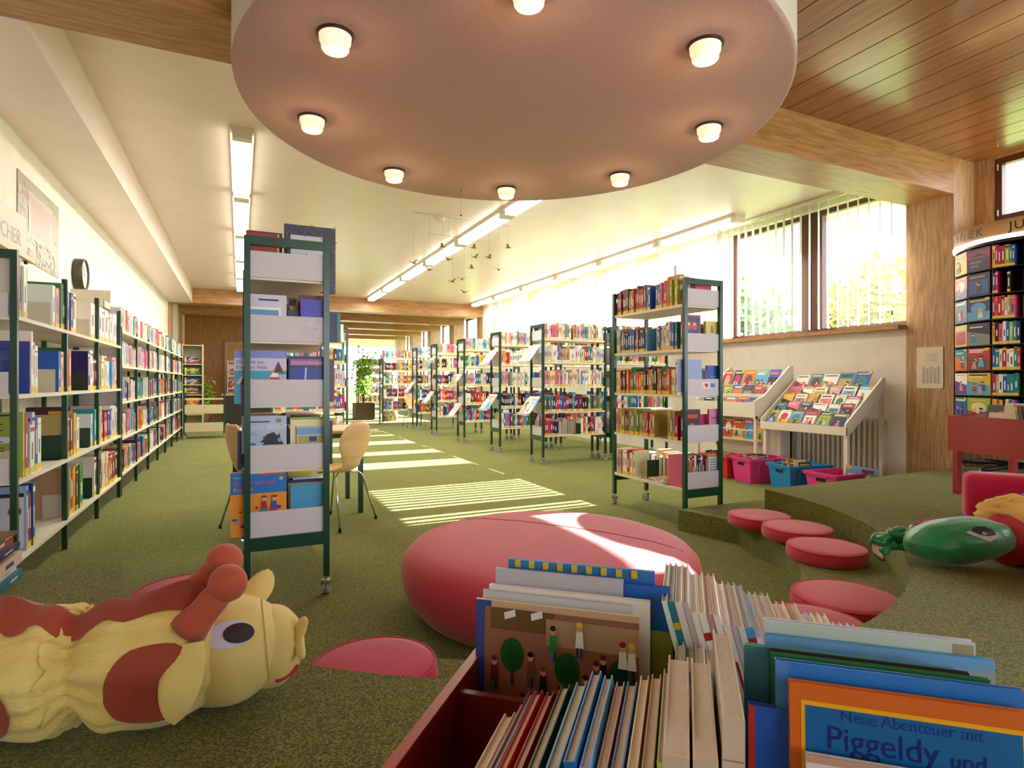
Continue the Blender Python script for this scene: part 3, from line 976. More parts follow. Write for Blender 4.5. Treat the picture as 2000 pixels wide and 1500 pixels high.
comic_art = [('r', 0, 0, 1, 1, (206, 204, 224)), ('r', 0.05, 0.05, 0.86, 0.72, (240, 238, 232)), ('r', 0.08, 0.08, 0.8, 0.66, (96, 150, 206)), ('e', 0.3, 0.2, 0.2, 0.1, 'white'), ('p', [(0.5, 0.1), (0.7, 0.1), (0.66, 0.36), (0.54, 0.36)], 'blue'), ('e', 0.6, 0.43, 0.07, 0.06, (220, 150, 120)), ('e', 0.6, 0.48, 0.08, 0.035, 'brown'), ('r', 0.3, 0.86, 0.8, 0.9, 'navy')]
dots = lambda c, R_, n_, c_: [('r', 0, 0, 1, 1, c)] + [('e', R_.random() * 0.96 + 0.02, R_.random() * 0.96 + 0.02, 0.012, 0.01, c_) for _ in range(n_)]
turq_art = [('r', 0, 0, 1, 1, (70, 156, 206))] + [('r', 0.1, 0.5 + 0.05 * k_, 0.3 + 0.6 * RA.random(), 0.505 + 0.05 * k_, (30, 90, 160)) for k_ in range(5)]
A_row(0, -1, [(0.022, 0.15, 0.225, 'red', [('r', 0, 0, 1, 1, (150, 50, 48))]), (0.02, 0.16, 0.23, 'yellow', None), (0.03, 0.15, 0.2, 'brown', None)])
A_row(0, 1, [(0.02, 0.1, 0.135, 'white', None), (0.025, 0.12, 0.13, 'black', None)])
A_row(1, -1, [(0.008, 0.195, 0.235, 'pale grey', comic_art), (0.012, 0.2, 0.21, 'white', None), (0.01, 0.2, 0.22, 'cream', None), (0.014, 0.21, 0.2, 'navy', None), (0.02, 0.15, 0.2, 'black', None)])
A_row(1, 1, [(0.045, 0.14, 0.222, (74, 66, 186), dots((74, 66, 186), RA, 160, (112, 106, 214))), (0.02, 0.24, 0.16, 'navy', None), (0.014, 0.26, 0.16, 'black', None), (0.02, 0.28, 0.165, 'teal', None)])
A_row(2, -1, [(0.012, 0.25, 0.275, (150, 156, 224), world_art), (0.02, 0.23, 0.25, 'maroon', None), (0.02, 0.15, 0.24, 'red', None), (0.03, 0.15, 0.22, 'pale grey', None)])
A_row(2, 1, [(0.03, 0.20, 0.25, 'navy', dragon_art), (0.02, 0.21, 0.21, 'tan', None), (0.02, 0.225, 0.235, 'navy', None), (0.02, 0.245, 0.24, 'dark red', None)])
A_row(3, -1, [(0.014, 0.215, 0.275, (172, 192, 222), horse_art), (0.012, 0.235, 0.20, 'navy', None), (0.02, 0.15, 0.26, 'pale grey', None), (0.02, 0.15, 0.24, 'cream', None)])
A_row(3, 1, [(0.014, 0.16, 0.215, 'olive', field_art), (0.012, 0.19, 0.25, 'cream', None), (0.01, 0.19, 0.262, 'lime', None), (0.02, 0.23, 0.24, 'black', None)])
A_row(4, -1, [(0.03, 0.268, 0.33, 'orange', dict_art), (0.02, 0.16, 0.24, 'light blue', None)])
A_row(4, 1, [(0.035, 0.19, 0.245, (70, 156, 206), turq_art), (0.02, 0.205, 0.25, 'tan', None), (0.03, 0.212, 0.262, 'navy', None)])
# things on its top shelf
o = book_mb(0.03, 0.30, 0.345, (52, 56, 72), dots((58, 62, 80), RA, 260, (92, 98, 120)), -1, False).build('book', [VC, PAGE])
o.matrix_world = Matrix.Translation((0.545, 3.76, 1.775)) @ Matrix.Rotation(PI / 2, 4, 'Z')
tag(o, 'huge dark blue speckled album sticking out above the left-hand trolley', 'book')
o.location.z = 1.701
o.scale = (1, 1, 1.18)
o = book_mb(0.012, 0.20, 0.33, (196, 206, 226), [('r', 0, 0, 1, 1, (196, 206, 226)), ('r', 0.1, 0.8, 0.9, 0.95, (206, 208, 190)), ('r', 0.0, 0.0, 0.08, 1, (40, 40, 60))], -1, False).build('book', [VC, PAGE])
o.matrix_world = Matrix.Translation((0.46, 3.70, 1.701)) @ Matrix.Rotation(PI / 2, 4, 'Z')
tag(o, 'pale silver book standing before the dark album, left-hand trolley top', 'book')
o = book_mb(0.012, 0.17, 0.335, 'white', None, -1, False).build('book', [VC, PAGE])
o.matrix_world = Matrix.Translation((0.44, 3.725, 1.701)) @ Matrix.Rotation(PI / 2, 4, 'Z')
tag(o, 'white book between the silver book and the dark album', 'book')

# --- trolley B, right of the sun patch
ZB = [1.765, 1.41, 1.045, 0.675, 0.30]
BX, BY, BL, BW = 3.17, 3.54, 0.98, 0.40
shelf_unit('green framed book trolley right of centre behind the carpeted step', (BX, BY, 0), 0, BW, BL, 1.97, ZB)
NB = ['top shelf right-hand trolley', 'second shelf of right-hand trolley', 'third shelf of right-hand trolley', 'fourth shelf of right-hand trolley', 'bottom shelf of right-hand trolley']
PB = [['brown', 'dark red', 'red', 'light blue', 'red', 'lime', 'pink', 'tan', 'blue', 'brown'],
      ['light blue', 'blue', 'white', 'red', 'light blue', 'cream', 'orange', 'teal', 'pale grey', 'navy', 'olive'],
      ['black', 'orange', 'orange', 'tan', 'cream', 'rose', 'red', 'green', 'orange', 'red', 'yellow', 'dark red'],
      ['tan', 'green', 'magenta', 'tan', 'olive', 'tan', 'rose', 'olive', 'magenta'],
      ['cream', 'red', 'cream', 'white', 'rose', 'cream', 'pink']]
arts_B = {}
sams = [('r', 0, 0, 1, 1, (196, 64, 52)), ('r', 0.05, 0.04, 0.95, 0.95, (60, 70, 140)), ('r', 0.1, 0.45, 0.9, 0.9, (40, 60, 110)), ('r', 0.1, 0.08, 0.9, 0.42, (236, 232, 220)), ('t', 0.14, 0.24, 0.15, 'Die SAMS', (50, 90, 170)), ('t', 0.12, 0.11, 0.11, 'im Gl\u00fcck', (214, 96, 50)), ('e', 0.35, 0.68, 0.15, 0.13, (206, 70, 50)), ('e', 0.65, 0.68, 0.15, 0.13, (206, 70, 50)), ('e', 0.35, 0.72, 0.05, 0.04, 'white'), ('e', 0.65, 0.72, 0.05, 0.04, 'white')]
blueart = [('r', 0, 0, 1, 1, (150, 168, 214)), ('t', 0.1, 0.78, 0.08, 'Bei uns', (180, 40, 80)), ('e', 0.25, 0.25, 0.1, 0.08, 'red'), ('e', 0.5, 0.22, 0.1, 0.08, 'blue'), ('e', 0.75, 0.25, 0.1, 0.08, 'light blue'), ('r', 0, 0, 1, 0.06, 'white')]
darkart = [('r', 0, 0, 1, 1, (78, 44, 66)), ('r', 0.15, 0.72, 0.85, 0.84, (206, 80, 50)), ('e', 0.5, 0.4, 0.25, 0.16, (150, 150, 100)), ('e', 0.4, 0.3, 0.12, 0.1, 'olive'), ('r', 0.1, 0.02, 0.9, 0.14, (160, 130, 60))]
yelart = [('r', 0, 0, 1, 1, (214, 200, 120)), ('r', 0, 0, 1, 0.4, (176, 120, 66)), ('p', [(0.35, 0.6), (0.6, 0.6), (0.55, 0.85), (0.4, 0.85)], (150, 110, 60)), ('r', 0.2, 0.5, 0.8, 0.54, 'brown')]
orart = [('r', 0, 0, 1, 1, (206, 130, 52)), ('t', 0.15, 0.82, 0.07, 'Meine Helden', (230, 200, 120)), ('e', 0.5, 0.62, 0.1, 0.07, (60, 40, 60)), ('p', [(0.4, 0.3), (0.6, 0.3), (0.56, 0.58), (0.44, 0.58)], (30, 30, 90)), ('e', 0.35, 0.15, 0.18, 0.09, 'brown'), ('e', 0.65, 0.14, 0.16, 0.08, 'red')]
bigart = [('r', 0, 0, 1, 1, (206, 196, 178)), ('r', 0.3, 0.90, 0.95, 0.93, 'grey'), ('r', 0.4, 0.84, 0.9, 0.87, 'grey'), ('e', 0.3, 0.62, 0.26, 0.1, (170, 200, 206)), ('e', 0.65, 0.4, 0.24, 0.2, (140, 80, 60)), ('e', 0.66, 0.5, 0.18, 0.12, (214, 160, 130)), ('r', 0.0, 0.0, 1, 0.25, (120, 86, 60))]
gB = [[(0.50, 0.565, None), (0.60, 0.62, 'green'), (0.76, 0.80, None)], [(0.44, 0.575, 'green')], [], [(0.53, 0.72, 'green')], [(0.27, 0.44, 'green'), (0.44, 0.99, None)]]
for i, z in enumerate(ZB):
    row((BX + 0.012, BY + BL - 0.035), -PI / 2, BL - 0.12, z, PB[i], 'obj', NB[i], hr=(0.19, 0.235), dr=(0.14, 0.17), tr=(0.022, 0.036), seed=21 + i, gaps=gB[i])
    row((BX + BW - 0.012, BY + 0.10), PI / 2, BL - 0.16, z, PALE if i != 4 else WARM, 'stuff', '', hr=(0.17, 0.24), dr=(0.13, 0.17), tr=(0.02, 0.034), seed=41 + i)
def cover_book(x, y, z, t, d, h, col, art, label, spine_right=False, tilt=0.0, rz=0.0):
    """a book showing its front to the viewer (cover facing -Y before rz)"""
    if spine_right:
        o = book_mb(t, d, h, col, art, -1, R=random.Random(int(x * 100))).build('book', [VC, PAGE])
        M = Matrix.Translation((x + d, y, z)) @ Matrix.Rotation(PI / 2, 4, 'Z')
    else:
        o = book_mb(t, d, h, col, art, 1, R=random.Random(int(x * 100))).build('book', [VC, PAGE])
        M = Matrix.Translation((x, y + t, z)) @ Matrix.Rotation(-PI / 2, 4, 'Z')
    o.matrix_world = M
    N_OBJ[0] += 1
    return tag(o, label, 'book')
cover_book(BX + 0.01, BY + 0.04, ZB[1], 0.02, 0.19, 0.275, 'red', sams, 'red book with two cartoon faces at the front of the right-hand trolley, second shelf')
cover_book(BX + 0.255, BY + 0.04, ZB[1], 0.03, 0.135, 0.23, 'tan', yelart, 'yellow and brown book at the front right of the right-hand trolley, second shelf')
cover_book(BX - 0.04, BY + 0.04, ZB[2], 0.02, 0.25, 0.28, 'pale grey', blueart, 'pale blue picture book at the front of the right-hand trolley, third shelf')
cover_book(BX + 0.27, BY + 0.04, ZB[2], 0.02, 0.12, 0.235, 'blue', [('r', 0, 0, 1, 1, (26, 76, 170)), ('r', 0.3, 0.6, 0.8, 0.64, 'light blue'), ('r', 0.3, 0.5, 0.8, 0.54, 'light blue')], 'plain blue book at the front right of the right-hand trolley, third shelf')
cover_book(BX + 0.02, BY + 0.04, ZB[3], 0.03, 0.175, 0.25, 'maroon', darkart, 'dark purple book with red title, front of the right-hand trolley, fourth shelf')
cover_book(BX + 0.29, BY + 0.04, ZB[3], 0.02, 0.105, 0.25, 'pink', [('r', 0, 0, 1, 1, (206, 130, 170)), ('r', 0.1, 0.1, 0.6, 0.2, 'white'), ('r', 0.2, 0.7, 0.8, 0.73, 'purple')], 'pink book at the front right of the right-hand trolley, fourth shelf')
cover_book(BX + 0.27, BY + 0.04, ZB[4], 0.02, 0.125, 0.26, 'orange', [('r', 0, 0, 1, 1, (214, 150, 60)), ('r', 0.1, 0.0, 1, 0.9, (200, 210, 232))] + text_lines(0.2, 0.8, 0.9, 6, 0.08, 'grey', RA), 'orange edged pale book at the front of the right-hand trolley, bottom shelf')
for k_, (x_, c_) in enumerate(zip([0.03 + 0.022 * q for q in range(11)], ['pink', 'rose', 'magenta', 'tan', 'rose', 'red', 'cream', 'navy', 'black', 'tan', 'purple'])):
    o = book_mb(0.02, 0.16, 0.25, c_, R=RA).build('book', [VC, PAGE])
    o.matrix_world = Matrix.Translation((BX + x_, BY + 0.07, ZB[4]))
    N_OBJ[0] += 1
    tag(o, '%s book, %s from the left, facing front on the bottom shelf, right-hand trolley' % (c_, ORD[k_]), 'book', 'front row on the bottom shelf of right-hand trolley')
o = cover_book(BX + 0.02, BY + 0.36, ZB[0], 0.02, 0.24, 0.345, 'cream', bigart, 'tall cream picture book standing across the top shelf of right-hand trolley', True)
o.rotation_euler = (0, 0, PI / 2 + 0.75)
o = cover_book(BX + 0.02, BY + 0.20, ZB[0], 0.035, 0.17, 0.235, 'orange', orart, 'orange cartoon cover standing across the top shelf of right-hand trolley', False)
o.rotation_euler = (0, 0, -PI / 2 - 0.55)
for k_, (x_, y_, c_, l_) in enumerate([(0.04, 0.1, 'tan', 'thick tan book'), (0.10, 0.1, 'pale grey', 'thick grey book'), (0.15, 0.1, 'dark red', 'dark red book')]):
    o = book_mb(0.045, 0.16, 0.25 - 0.01 * k_, c_, R=RA).build('book', [VC, PAGE])
    o.matrix_world = Matrix.Translation((BX + x_, BY + y_, ZB[0]))
    N_OBJ[0] += 1
    tag(o, l_ + ' above the front rail, top of the right-hand trolley', 'book')
for k_ in range(4):
    o = book_mb(0.008, 0.14, 0.19, ['rose', 'cream', 'white', 'tan'][k_], R=RA, title=False).build('book', [VC, PAGE])
    o.matrix_world = Matrix.Translation((BX + 0.02 + 0.01 * k_, BY + 0.5 - 0.12 * k_, ZB[4] + 0.004 + 0.0085 * (k_ % 2))) @ Matrix.Rotation(-0.4 + 0.3 * k_, 4, 'Z') @ Matrix.Rotation(PI / 2, 4, 'Y') @ Matrix.Translation((-0.006, 0, 0))
    tag(o, ['rose', 'cream', 'white', 'tan'][k_] + ' thin booklet lying on the bottom shelf of right-hand trolley', 'book', 'booklets lying on the bottom shelf')
# sticker on the third end plate
st = MB()
st.art((BX + 0.19, BY + 0.0155, ZB[2] + 0.03), (0.15, 0, 0), (0, 0, 0.07), [('r', 0.0, 0.25, 0.55, 1, 'white'), ('t', 0.05, 0.38, 0.5, 'I', (40, 70, 150)), ('e', 0.26, 0.68, 0.07, 0.16, 'red'), ('e', 0.38, 0.68, 0.07, 0.16, 'red'), ('p', [(0.19, 0.62), (0.32, 0.3), (0.45, 0.62)], 'red'),
         ('p', [(0.62, 0.45), (0.76, 0.38), (0.76, 0.8), (0.62, 0.86)], (30, 110, 190)), ('p', [(0.76, 0.38), (0.92, 0.45), (0.92, 0.86), (0.76, 0.8)], (44, 130, 206))])
tag(st.build('sticker', VC), 'small I love books sticker on the third end plate, right-hand trolley', 'sticker')

# --- rows of double trolleys deeper in the hall
ZR = [1.74, 1.42, 1.08, 0.73, 0.40]
ys = [7.42, 8.88, 10.52, 12.2, 13.72, 15.4]
nmr = ['first', 'second', 'third', 'fourth', 'fifth', 'sixth']
for i, y1 in enumerate(ys):
    h0 = 1.95 if i < 5 else 1.75
    x0 = 3.78 if i < 5 else 3.35
    shelf_unit('green framed double trolley of books, %s back in the right-hand row' % nmr[i], (x0, y1, 0), -PI / 2, 0.38, 1.06, h0, ZR, 'double trolleys in the right-hand row', trays=((1.42, 0.70) if i in (0, 1, 3) else ((1.05, 0.5) if i == 2 else (0.9,))))
    for j, z in enumerate(ZR):
        gp = {(0, 0): [(0.40, 0.46, 'green')], (0, 2): [(0.62, 0.66, None)], (0, 4): [(0.22, 0.60, 'green')], (1, 2): [(0.1, 0.2, None)], (4, 0): [(0.5, 0.6, None)]}.get((i, j), [])
        pl_ = [PALE, PALE, PALE, VIVID, VIVID][j] if i < 2 else [SET_BLUE + PALE, WARM, WARM, VIVID, VIVID][j]
        row((x0 + 0.035, y1 - 0.375), 0, 0.98, z, pl_, 'stuff', '%s shelf of the first double trolley in the hall' % ['top', 'second', 'third', 'fourth', 'bottom'][j], hr=(0.19, 0.24), seed=100 + i * 7 + j, tr=(0.02, 0.036), gaps=gp)
        row((x0 + 1.03, y1 - 0.005), PI, 0.98, z, WARM, 'stuff', '', hr=(0.17, 0.23), seed=200 + i * 7 + j)
    if i < 3:
        shelf_unit('green framed double trolley by the windows, %s back' % nmr[i], (x0 + 1.13, y1, 0), -PI / 2, 0.38, 1.06, h0, ZR, 'double trolleys by the windows')
        for j, z in enumerate(ZR):
            row((x0 + 1.165, y1 - 0.375), 0, 0.98, z, WARM, 'stuff', '', seed=300 + i * 7 + j)
# trays' magazines
for i, (y1, zt) in enumerate([(7.42, 1.42), (7.42, 0.70), (8.88, 1.42), (8.88, 0.70), (10.52, 1.05), (12.2, 1.42)]):
    for k_ in range(2):
        mb = MB()
        mb.box((0, 0, 0), (0.17, 0.006, 0.25), 0, lin((220, 214, 196)))
        mb.art((0.001, 0, 0.001), (0.168, 0, 0), (0, 0, 0.248), cover_art(random.Random(i * 5 + k_), ['tan', 'cream', 'light blue', 'pale grey'][(i + k_) % 4]))
        o = mb.build('magazine', [VC])
        ang = math.atan2(0.18, 0.24)
        o.matrix_world = Matrix.Translation((3.78 - 0.195, y1 - 0.02 - 0.175 * k_, zt + 0.01)) @ Matrix.Rotation(-PI / 2, 4, 'Z') @ Matrix.Rotation(-ang, 4, 'X')
        tag(o, '%s magazine on the %s slanted end tray of the %s double trolley' % (['back', 'front'][k_], 'upper' if zt > 1.2 else 'lower', nmr[ys.index(y1)]), 'magazine', 'magazines on the slanted end trays')

# --- shelf K behind trolley A, facing the viewer
for q, x0 in enumerate((0.38,)):
    shelf_unit(['green framed double trolley seen behind the left-hand trolley', 'green framed double trolley half hidden left behind the left-hand trolley'][q], (x0, 8.95, 0), -PI / 2, 0.38, 1.04, 1.95, ZR)
    for j, z in enumerate(ZR):
        row((x0 + 0.035, 8.95 - 0.375), 0, 0.96, z, [PALE, WARM, PALE, VIVID, PALE][j], 'stuff', '', seed=400 + j + q * 9, gaps=[(0.3, 0.4, None)] if j == 2 else [])

# --- long wall shelving on the left
def wall_rack(y0, y1, zs, H, label, step):
    t = thing('wall_bookcase', label, 'bookshelf', (WL + 0.03, y0, 0))
    w = 0.40
    n = round((y1 - y0) / step)
    post = box1((-0.015, -0.015, 0), (0.015, 0.015, H)).mesh('post', [GREEN])
    for i in range(n + 1):
        y = 0.015 + (y1 - y0 - 0.03) * i / n
        link_mesh('post', post, t, (w - 0.015, y, 0))
        link_mesh('post', post, t, (0.03, y, 0))
    rail = box1((0.045, -0.012, H - 0.045), (w - 0.03, 0.012, H)).mesh('top_rail', [GREEN])
    link_mesh('top_rail', rail, t, (0, 0.015, 0))
    bay = (y1 - y0 - 0.03) / n
    for z in zs:
        for i in range(n):
            link_mesh('shelf', cached(('wsh', bay), lambda: box1((0.03, 0.0, -0.022), (w + 0.005, bay - 0.004, 0)).mesh('shelf', [SHELFM])), t, (0, 0.015 + bay * i, z))
        link_mesh('end_plate', cached('wpl', lambda: box1((0.045, 0, -0.01), (w - 0.04, 0.006, 0.12)).mesh('end_plate', [PANEL])), t, (0, 0.012, z))
        link_mesh('end_plate', cached('wpl', None), t, (0, y1 - y0 - 0.02, z))
    return t
ZN = [1.50, 1.08, 0.62, 0.20]
ZF = [1.66, 1.31, 0.945, 0.58, 0.22]
wall_rack(3.90, 6.88, ZN, 1.85, 'green and white bookcase along the left wall, nearest section, large books', 0.99)
wall_rack(6.92, 13.75, ZF, 1.70, 'green and white bookcase along the left wall, far section', 0.97)
XF = WL + 0.03 + 0.40
NN = ['top shelf of near left bookcase', 'second shelf of near left bookcase', 'third shelf of near left bookcase', 'bottom shelf of near left bookcase']
def lines_art(base, head, R):
    return [('r', 0, 0, 1, 1, base), ('r', 0, 0.88, 1, 1, head)] + text_lines(0.1, 0.78, 0.8, 8, 0.045, (120, 120, 150), R)
portrait = [('r', 0, 0, 1, 1, (20, 40, 34)), ('r', 0, 0, 1, 0.97, (198, 190, 196)), ('r', 0, 0, 1, 0.78, (22, 136, 146)), ('p', [(0.5, 0.62), (0.85, 0.62), (0.8, 0.76), (0.56, 0.76)], 'black'), ('e', 0.67, 0.84, 0.08, 0.06, (206, 150, 120)), ('e', 0.67, 0.89, 0.09, 0.04, 'brown')] + text_lines(0.1, 0.55, 0.8, 6, 0.035, (14, 90, 110), RA)
penguin = [('r', 0, 0, 1, 1, (206, 200, 208)), ('r', 0, 0.93, 1, 0.97, 'black'), ('e', 0.75, 0.6, 0.14, 0.13, (40, 30, 34)), ('e', 0.75, 0.58, 0.08, 0.09, 'white'), ('r', 0.62, 0.44, 0.88, 0.48, 'red'), ('e', 0.78, 0.28, 0.14, 0.08, (36, 26, 30)), ('t', 0.08, 0.8, 0.07, 'TEX', (180, 40, 60))] + text_lines(0.1, 0.7, 0.55, 7, 0.04, 'grey', RA)
pirate = [('r', 0, 0, 1, 1, (150, 176, 224)), ('r', 0.04, 0.05, 0.96, 0.84, (206, 210, 232)), ('r', 0.04, 0.84, 0.96, 0.9, 'black'), ('e', 0.82, 0.62, 0.11, 0.09, (180, 110, 60)), ('e', 0.82, 0.62, 0.085, 0.07, (30, 24, 50)), ('r', 0.79, 0.26, 0.85, 0.46, 'black'), ('r', 0.4, 0.76, 0.6, 0.8, 'orange')] + text_lines(0.06, 0.66, 0.6, 8, 0.04, (150, 150, 186), RA)
bluedict = [('r', 0, 0, 1, 1, (24, 70, 150)), ('r', 0.35, 0.9, 0.55, 0.94, 'yellow'), ('r', 0.2, 0.78, 0.9, 0.8, 'light blue'), ('r', 0.3, 0.7, 0.7, 0.71, 'yellow')] + text_lines(0.2, 0.6, 0.6, 4, 0.05, 'light blue', RA)
limeart = [('r', 0, 0, 1, 1, (150, 170, 66)), ('r', 0, 0.94, 0.9, 0.97, 'navy'), ('e', 0.7, 0.58, 0.2, 0.05, (206, 214, 236)), ('e', 0.6, 0.24, 0.25, 0.04, 'red')] + text_lines(0.05, 0.86, 0.75, 12, 0.045, (44, 60, 30), RA)
P_ = 'pale grey'
rows_n = [
    ([(0.07, 0.2, 0.335, P_, None, -1), (0.04, 0.2, 0.33, 'rose', None, -1), (0.05, 0.20, 0.29, 'white', None, -1), (0.012, 0.27, 0.29, 'teal', portrait, -1), (0.06, 0.2, 0.27, 'white', None, -1), (0.06, 0.2, 0.26, 'rose', None, -1), (0.06, 0.2, 0.27, 'pink', None, -1), (0.18, 0.24, 0.31, 'green', None, -1), (0.05, 0.2, 0.27, 'white', None, -1), (0.05, 0.2, 0.27, 'blue', None, -1), (0.02, 0.27, 0.28, 'dark green', [('r', 0, 0, 1, 1, 'dark green'), ('r', 0, 0, 0.7, 0.8, P_)], -1)] + [(0.13, 0.24, 0.29, 'white', None, -1)] * 6, [(0.17, 0.68, 'beige'), (1.28, 1.75, 'beige')]),
    ([(0.012, 0.26, 0.30, 'blue', lines_art((28, 60, 150), (60, 66, 150), RA), -1), (0.03, 0.27, 0.36, 'white', None, -1), (0.03, 0.2, 0.3, 'white', None, -1), (0.014, 0.26, 0.30, P_, penguin, -1), (0.05, 0.2, 0.28, 'white', None, -1), (0.05, 0.2, 0.27, 'blue', None, -1), (0.05, 0.2, 0.27, 'cream', None, -1), (0.05, 0.2, 0.27, 'rose', None, -1), (0.02, 0.26, 0.30, 'green', [('r', 0, 0, 1, 1, (30, 110, 40)), ('r', 0.05, 0, 1, 0.95, (36, 120, 44))], -1), (0.06, 0.2, 0.29, 'light blue', None, -1), (0.06, 0.2, 0.3, 'red', None, -1), (0.06, 0.22, 0.3, 'orange', None, -1), (0.08, 0.22, 0.31, 'navy', None, -1), (0.1, 0.22, 0.32, 'white', None, -1)], [(0.0, 0.24, None), (0.34, 0.80, 'beige'), (1.10, 1.62, 'green')]),
    ([(0.03, 0.27, 0.36, 'lime', limeart, -1), (0.05, 0.25, 0.35, 'red', None, -1), (0.05, 0.24, 0.30, 'blue', None, -1), (0.07, 0.2, 0.28, 'white', None, -1), (0.05, 0.25, 0.35, P_, pirate, -1), (0.05, 0.2, 0.33, 'blue', None, -1), (0.07, 0.2, 0.31, 'white', None, -1), (0.05, 0.2, 0.3, 'tan', None, -1), (0.05, 0.2, 0.3, 'red', None, -1), (0.06, 0.25, 0.35, 'maroon', [('r', 0, 0, 1, 1, (80, 24, 56)), ('r', 0.5, 0.85, 1, 0.92, 'yellow')], -1), (0.06, 0.2, 0.3, 'magenta', None, -1), (0.06, 0.2, 0.3, 'yellow', None, -1)], [(0.0, 0.10, 'beige'), (0.40, 0.98, 'green'), (1.32, 1.78, 'green')]),
    ([(0.03, 0.29, 0.36, P_, pirate, -1), (0.04, 0.24, 0.33, 'navy', None, -1), (0.04, 0.22, 0.31, 'red', None, -1), (0.04, 0.28, 0.36, 'blue', bluedict, -1), (0.05, 0.2, 0.34, 'tan', None, -1), (0.05, 0.2, 0.33, 'navy', None, -1), (0.06, 0.2, 0.32, 'orange', None, -1), (0.05, 0.2, 0.33, 'yellow', None, -1), (0.05, 0.2, 0.32, 'maroon', None, -1), (0.04, 0.25, 0.34, P_, [('r', 0, 0, 1, 1, P_)] + text_lines(0.1, 0.9, 0.9, 5, 0.05, 'grey', RA), -1), (0.1, 0.2, 0.33, 'green', None, -1), (0.1, 0.2, 0.32, 'white', None, -1), (0.08, 0.2, 0.32, 'red', None, -1)], [(0.0, 0.16, None), (0.28, 1.05, 'beige'), (1.38, 1.85, 'green')]),
]
bigpal = ['white', 'blue', 'pale grey', 'light blue', 'red', 'cream', 'green', 'teal', 'white', 'navy', 'orange', 'rose', 'dark red']
for i, z in enumerate(ZN):
    specs, gp = rows_n[i]
    row((XF - 0.01, 3.94), PI / 2, 2.9, z, ['white'] if i == 0 else bigpal, 'obj', NN[i], hr=(0.25, 0.32), dr=(0.18, 0.22), tr=(0.05, 0.10), seed=500 + i, gaps=gp, specs=specs)
for i, z in enumerate(ZF):
    row((XF - 0.01, 6.96), PI / 2, 6.7, z, PALE if i < 2 else VIVID + WARM, 'stuff', '', hr=(0.19, 0.26), dr=(0.14, 0.19), tr=(0.02, 0.045), seed=540 + i, gaps=[(0.5 + 0.2 * i, 0.66 + 0.2 * i, None), (1.6, 1.8, None), (3.1 + 0.1 * i, 3.3 + 0.1 * i, None), (4.6, 4.85, None)])
bx_ = tag(MB().box((WL + 0.08, 6.6, 1.86), (WL + 0.34, 6.9, 1.865)).box((WL + 0.08, 6.6, 1.86), (WL + 0.34, 6.605, 2.02)).box((WL + 0.08, 6.895, 1.86), (WL + 0.34, 6.9, 2.06)).box((WL + 0.08, 6.6, 1.86), (WL + 0.085, 6.9, 2.0)).box((WL + 0.335, 6.6, 1.86), (WL + 0.34, 6.9, 1.93)).build('box_file', BEIGE), 'small cream box on top of the left wall bookcase', 'box')
bx_.location.z = -0.01
# sign above the near left bookcase
sg = thing('shelf_sign', 'cream sign lettered in capitals above the near left bookcase', 'sign', (-1.2, 3.3, 1.86))
MB().box((0, 0, 0.05), (0.012, 1.2, 0.29)).build('board', mat('sign_cream', (226, 218, 196), 0.5), sg)
MB().box((0.0, 0, 0.02), (0.05, 1.22, 0.05)).build('ledge', mat('sign_cream'), sg)
MB().box((0.02, 1.12, 0.0), (0.035, 1.135, 0.02)).build('support', BLACK, sg)
MB().box((0.02, 0.65, -0.0), (0.035, 0.665, 0.02)).build('support', BLACK, sg)
MB().art((0.0125, 0.28, 0.10), (0, 1.1, 0), (0, 0, 0.16), [('t', 0, 0, 0.8, 'SACHB\u00dcCHER', (90, 84, 76))]).build('lettering', VC, sg)
# poster and clock on the wall
def poster_items():
    R = random.Random(3)
    it = [('r', 0, 0, 1, 1, (150, 142, 116))]
    for k_ in range(110):
        x_, y_ = R.random(), R.random()
        it.append(('r', max(0, x_ - 0.05), max(0, y_ - 0.025), min(1, x_ + 0.05), min(1, y_ + 0.025), jitter((150, 140, 112), 26, R)))
    it += [('r', 0.22, 0.3, 0.80, 0.82, (160, 150, 120)), ('r', 0.27, 0.36, 0.74, 0.77, (170, 136, 122)), ('r', 0.2, 0.82, 0.82, 0.86, (176, 164, 124)), ('r', 0.23, 0.25, 0.26, 0.74, (150, 176, 156)), ('r', 0.77, 0.25, 0.80, 0.66, (150, 176, 156))]
    for k_ in range(6):
        it.append(('r', 0.3 + 0.07 * k_, 0.37, 0.305 + 0.07 * k_, 0.76, (140, 110, 100)))
    for k_ in range(60):
        x_, y_ = R.uniform(0.1, 0.9), R.uniform(0.02, 0.36)
        it.append(('e', x_, y_, R.uniform(0.01, 0.04), R.uniform(0.01, 0.03), jitter((160, 152, 120), 40, R)))
    return it
po = MB()
po.box((WL + 0.002, 5.46, 2.09), (WL + 0.006, 6.54, 2.735), 0, lin((150, 120, 90)))
po.art((WL + 0.0065, 5.46, 2.09), (0, 1.08, 0), (0, 0, 0.645), poster_items(), eps=0.00002)
tag(po.build('poster', VC), 'faded stone doorway poster on the left wall above the bookcase', 'poster')
ck = thing('wall_clock', 'round dark rimmed wall clock on the left wall beyond the poster', 'clock', (WL, 7.16, 2.23))
Rm = Matrix.Rotation(PI / 2, 4, 'Y')
mb = MB(); mb.M = Rm
mb.lathe([(0, 0), (0.155, 0), (0.16, 0.01), (0.16, 0.085), (0.15, 0.09), (0.145, 0.075), (0.145, 0.07)], 40)
mb.build('rim', mat('dark_olive_rim', (64, 58, 40), 0.4), ck)
mb = MB(); mb.M = Rm
mb.lathe([(0, 0.07), (0.146, 0.07)], 40)
mb.build('dial', WHITE, ck)
mb = MB().box((0.0715, -0.003, -0.01), (0.0735, 0.003, 0.09)).box((0.0715, -0.004, -0.004), (0.0735, 0.06, 0.004))
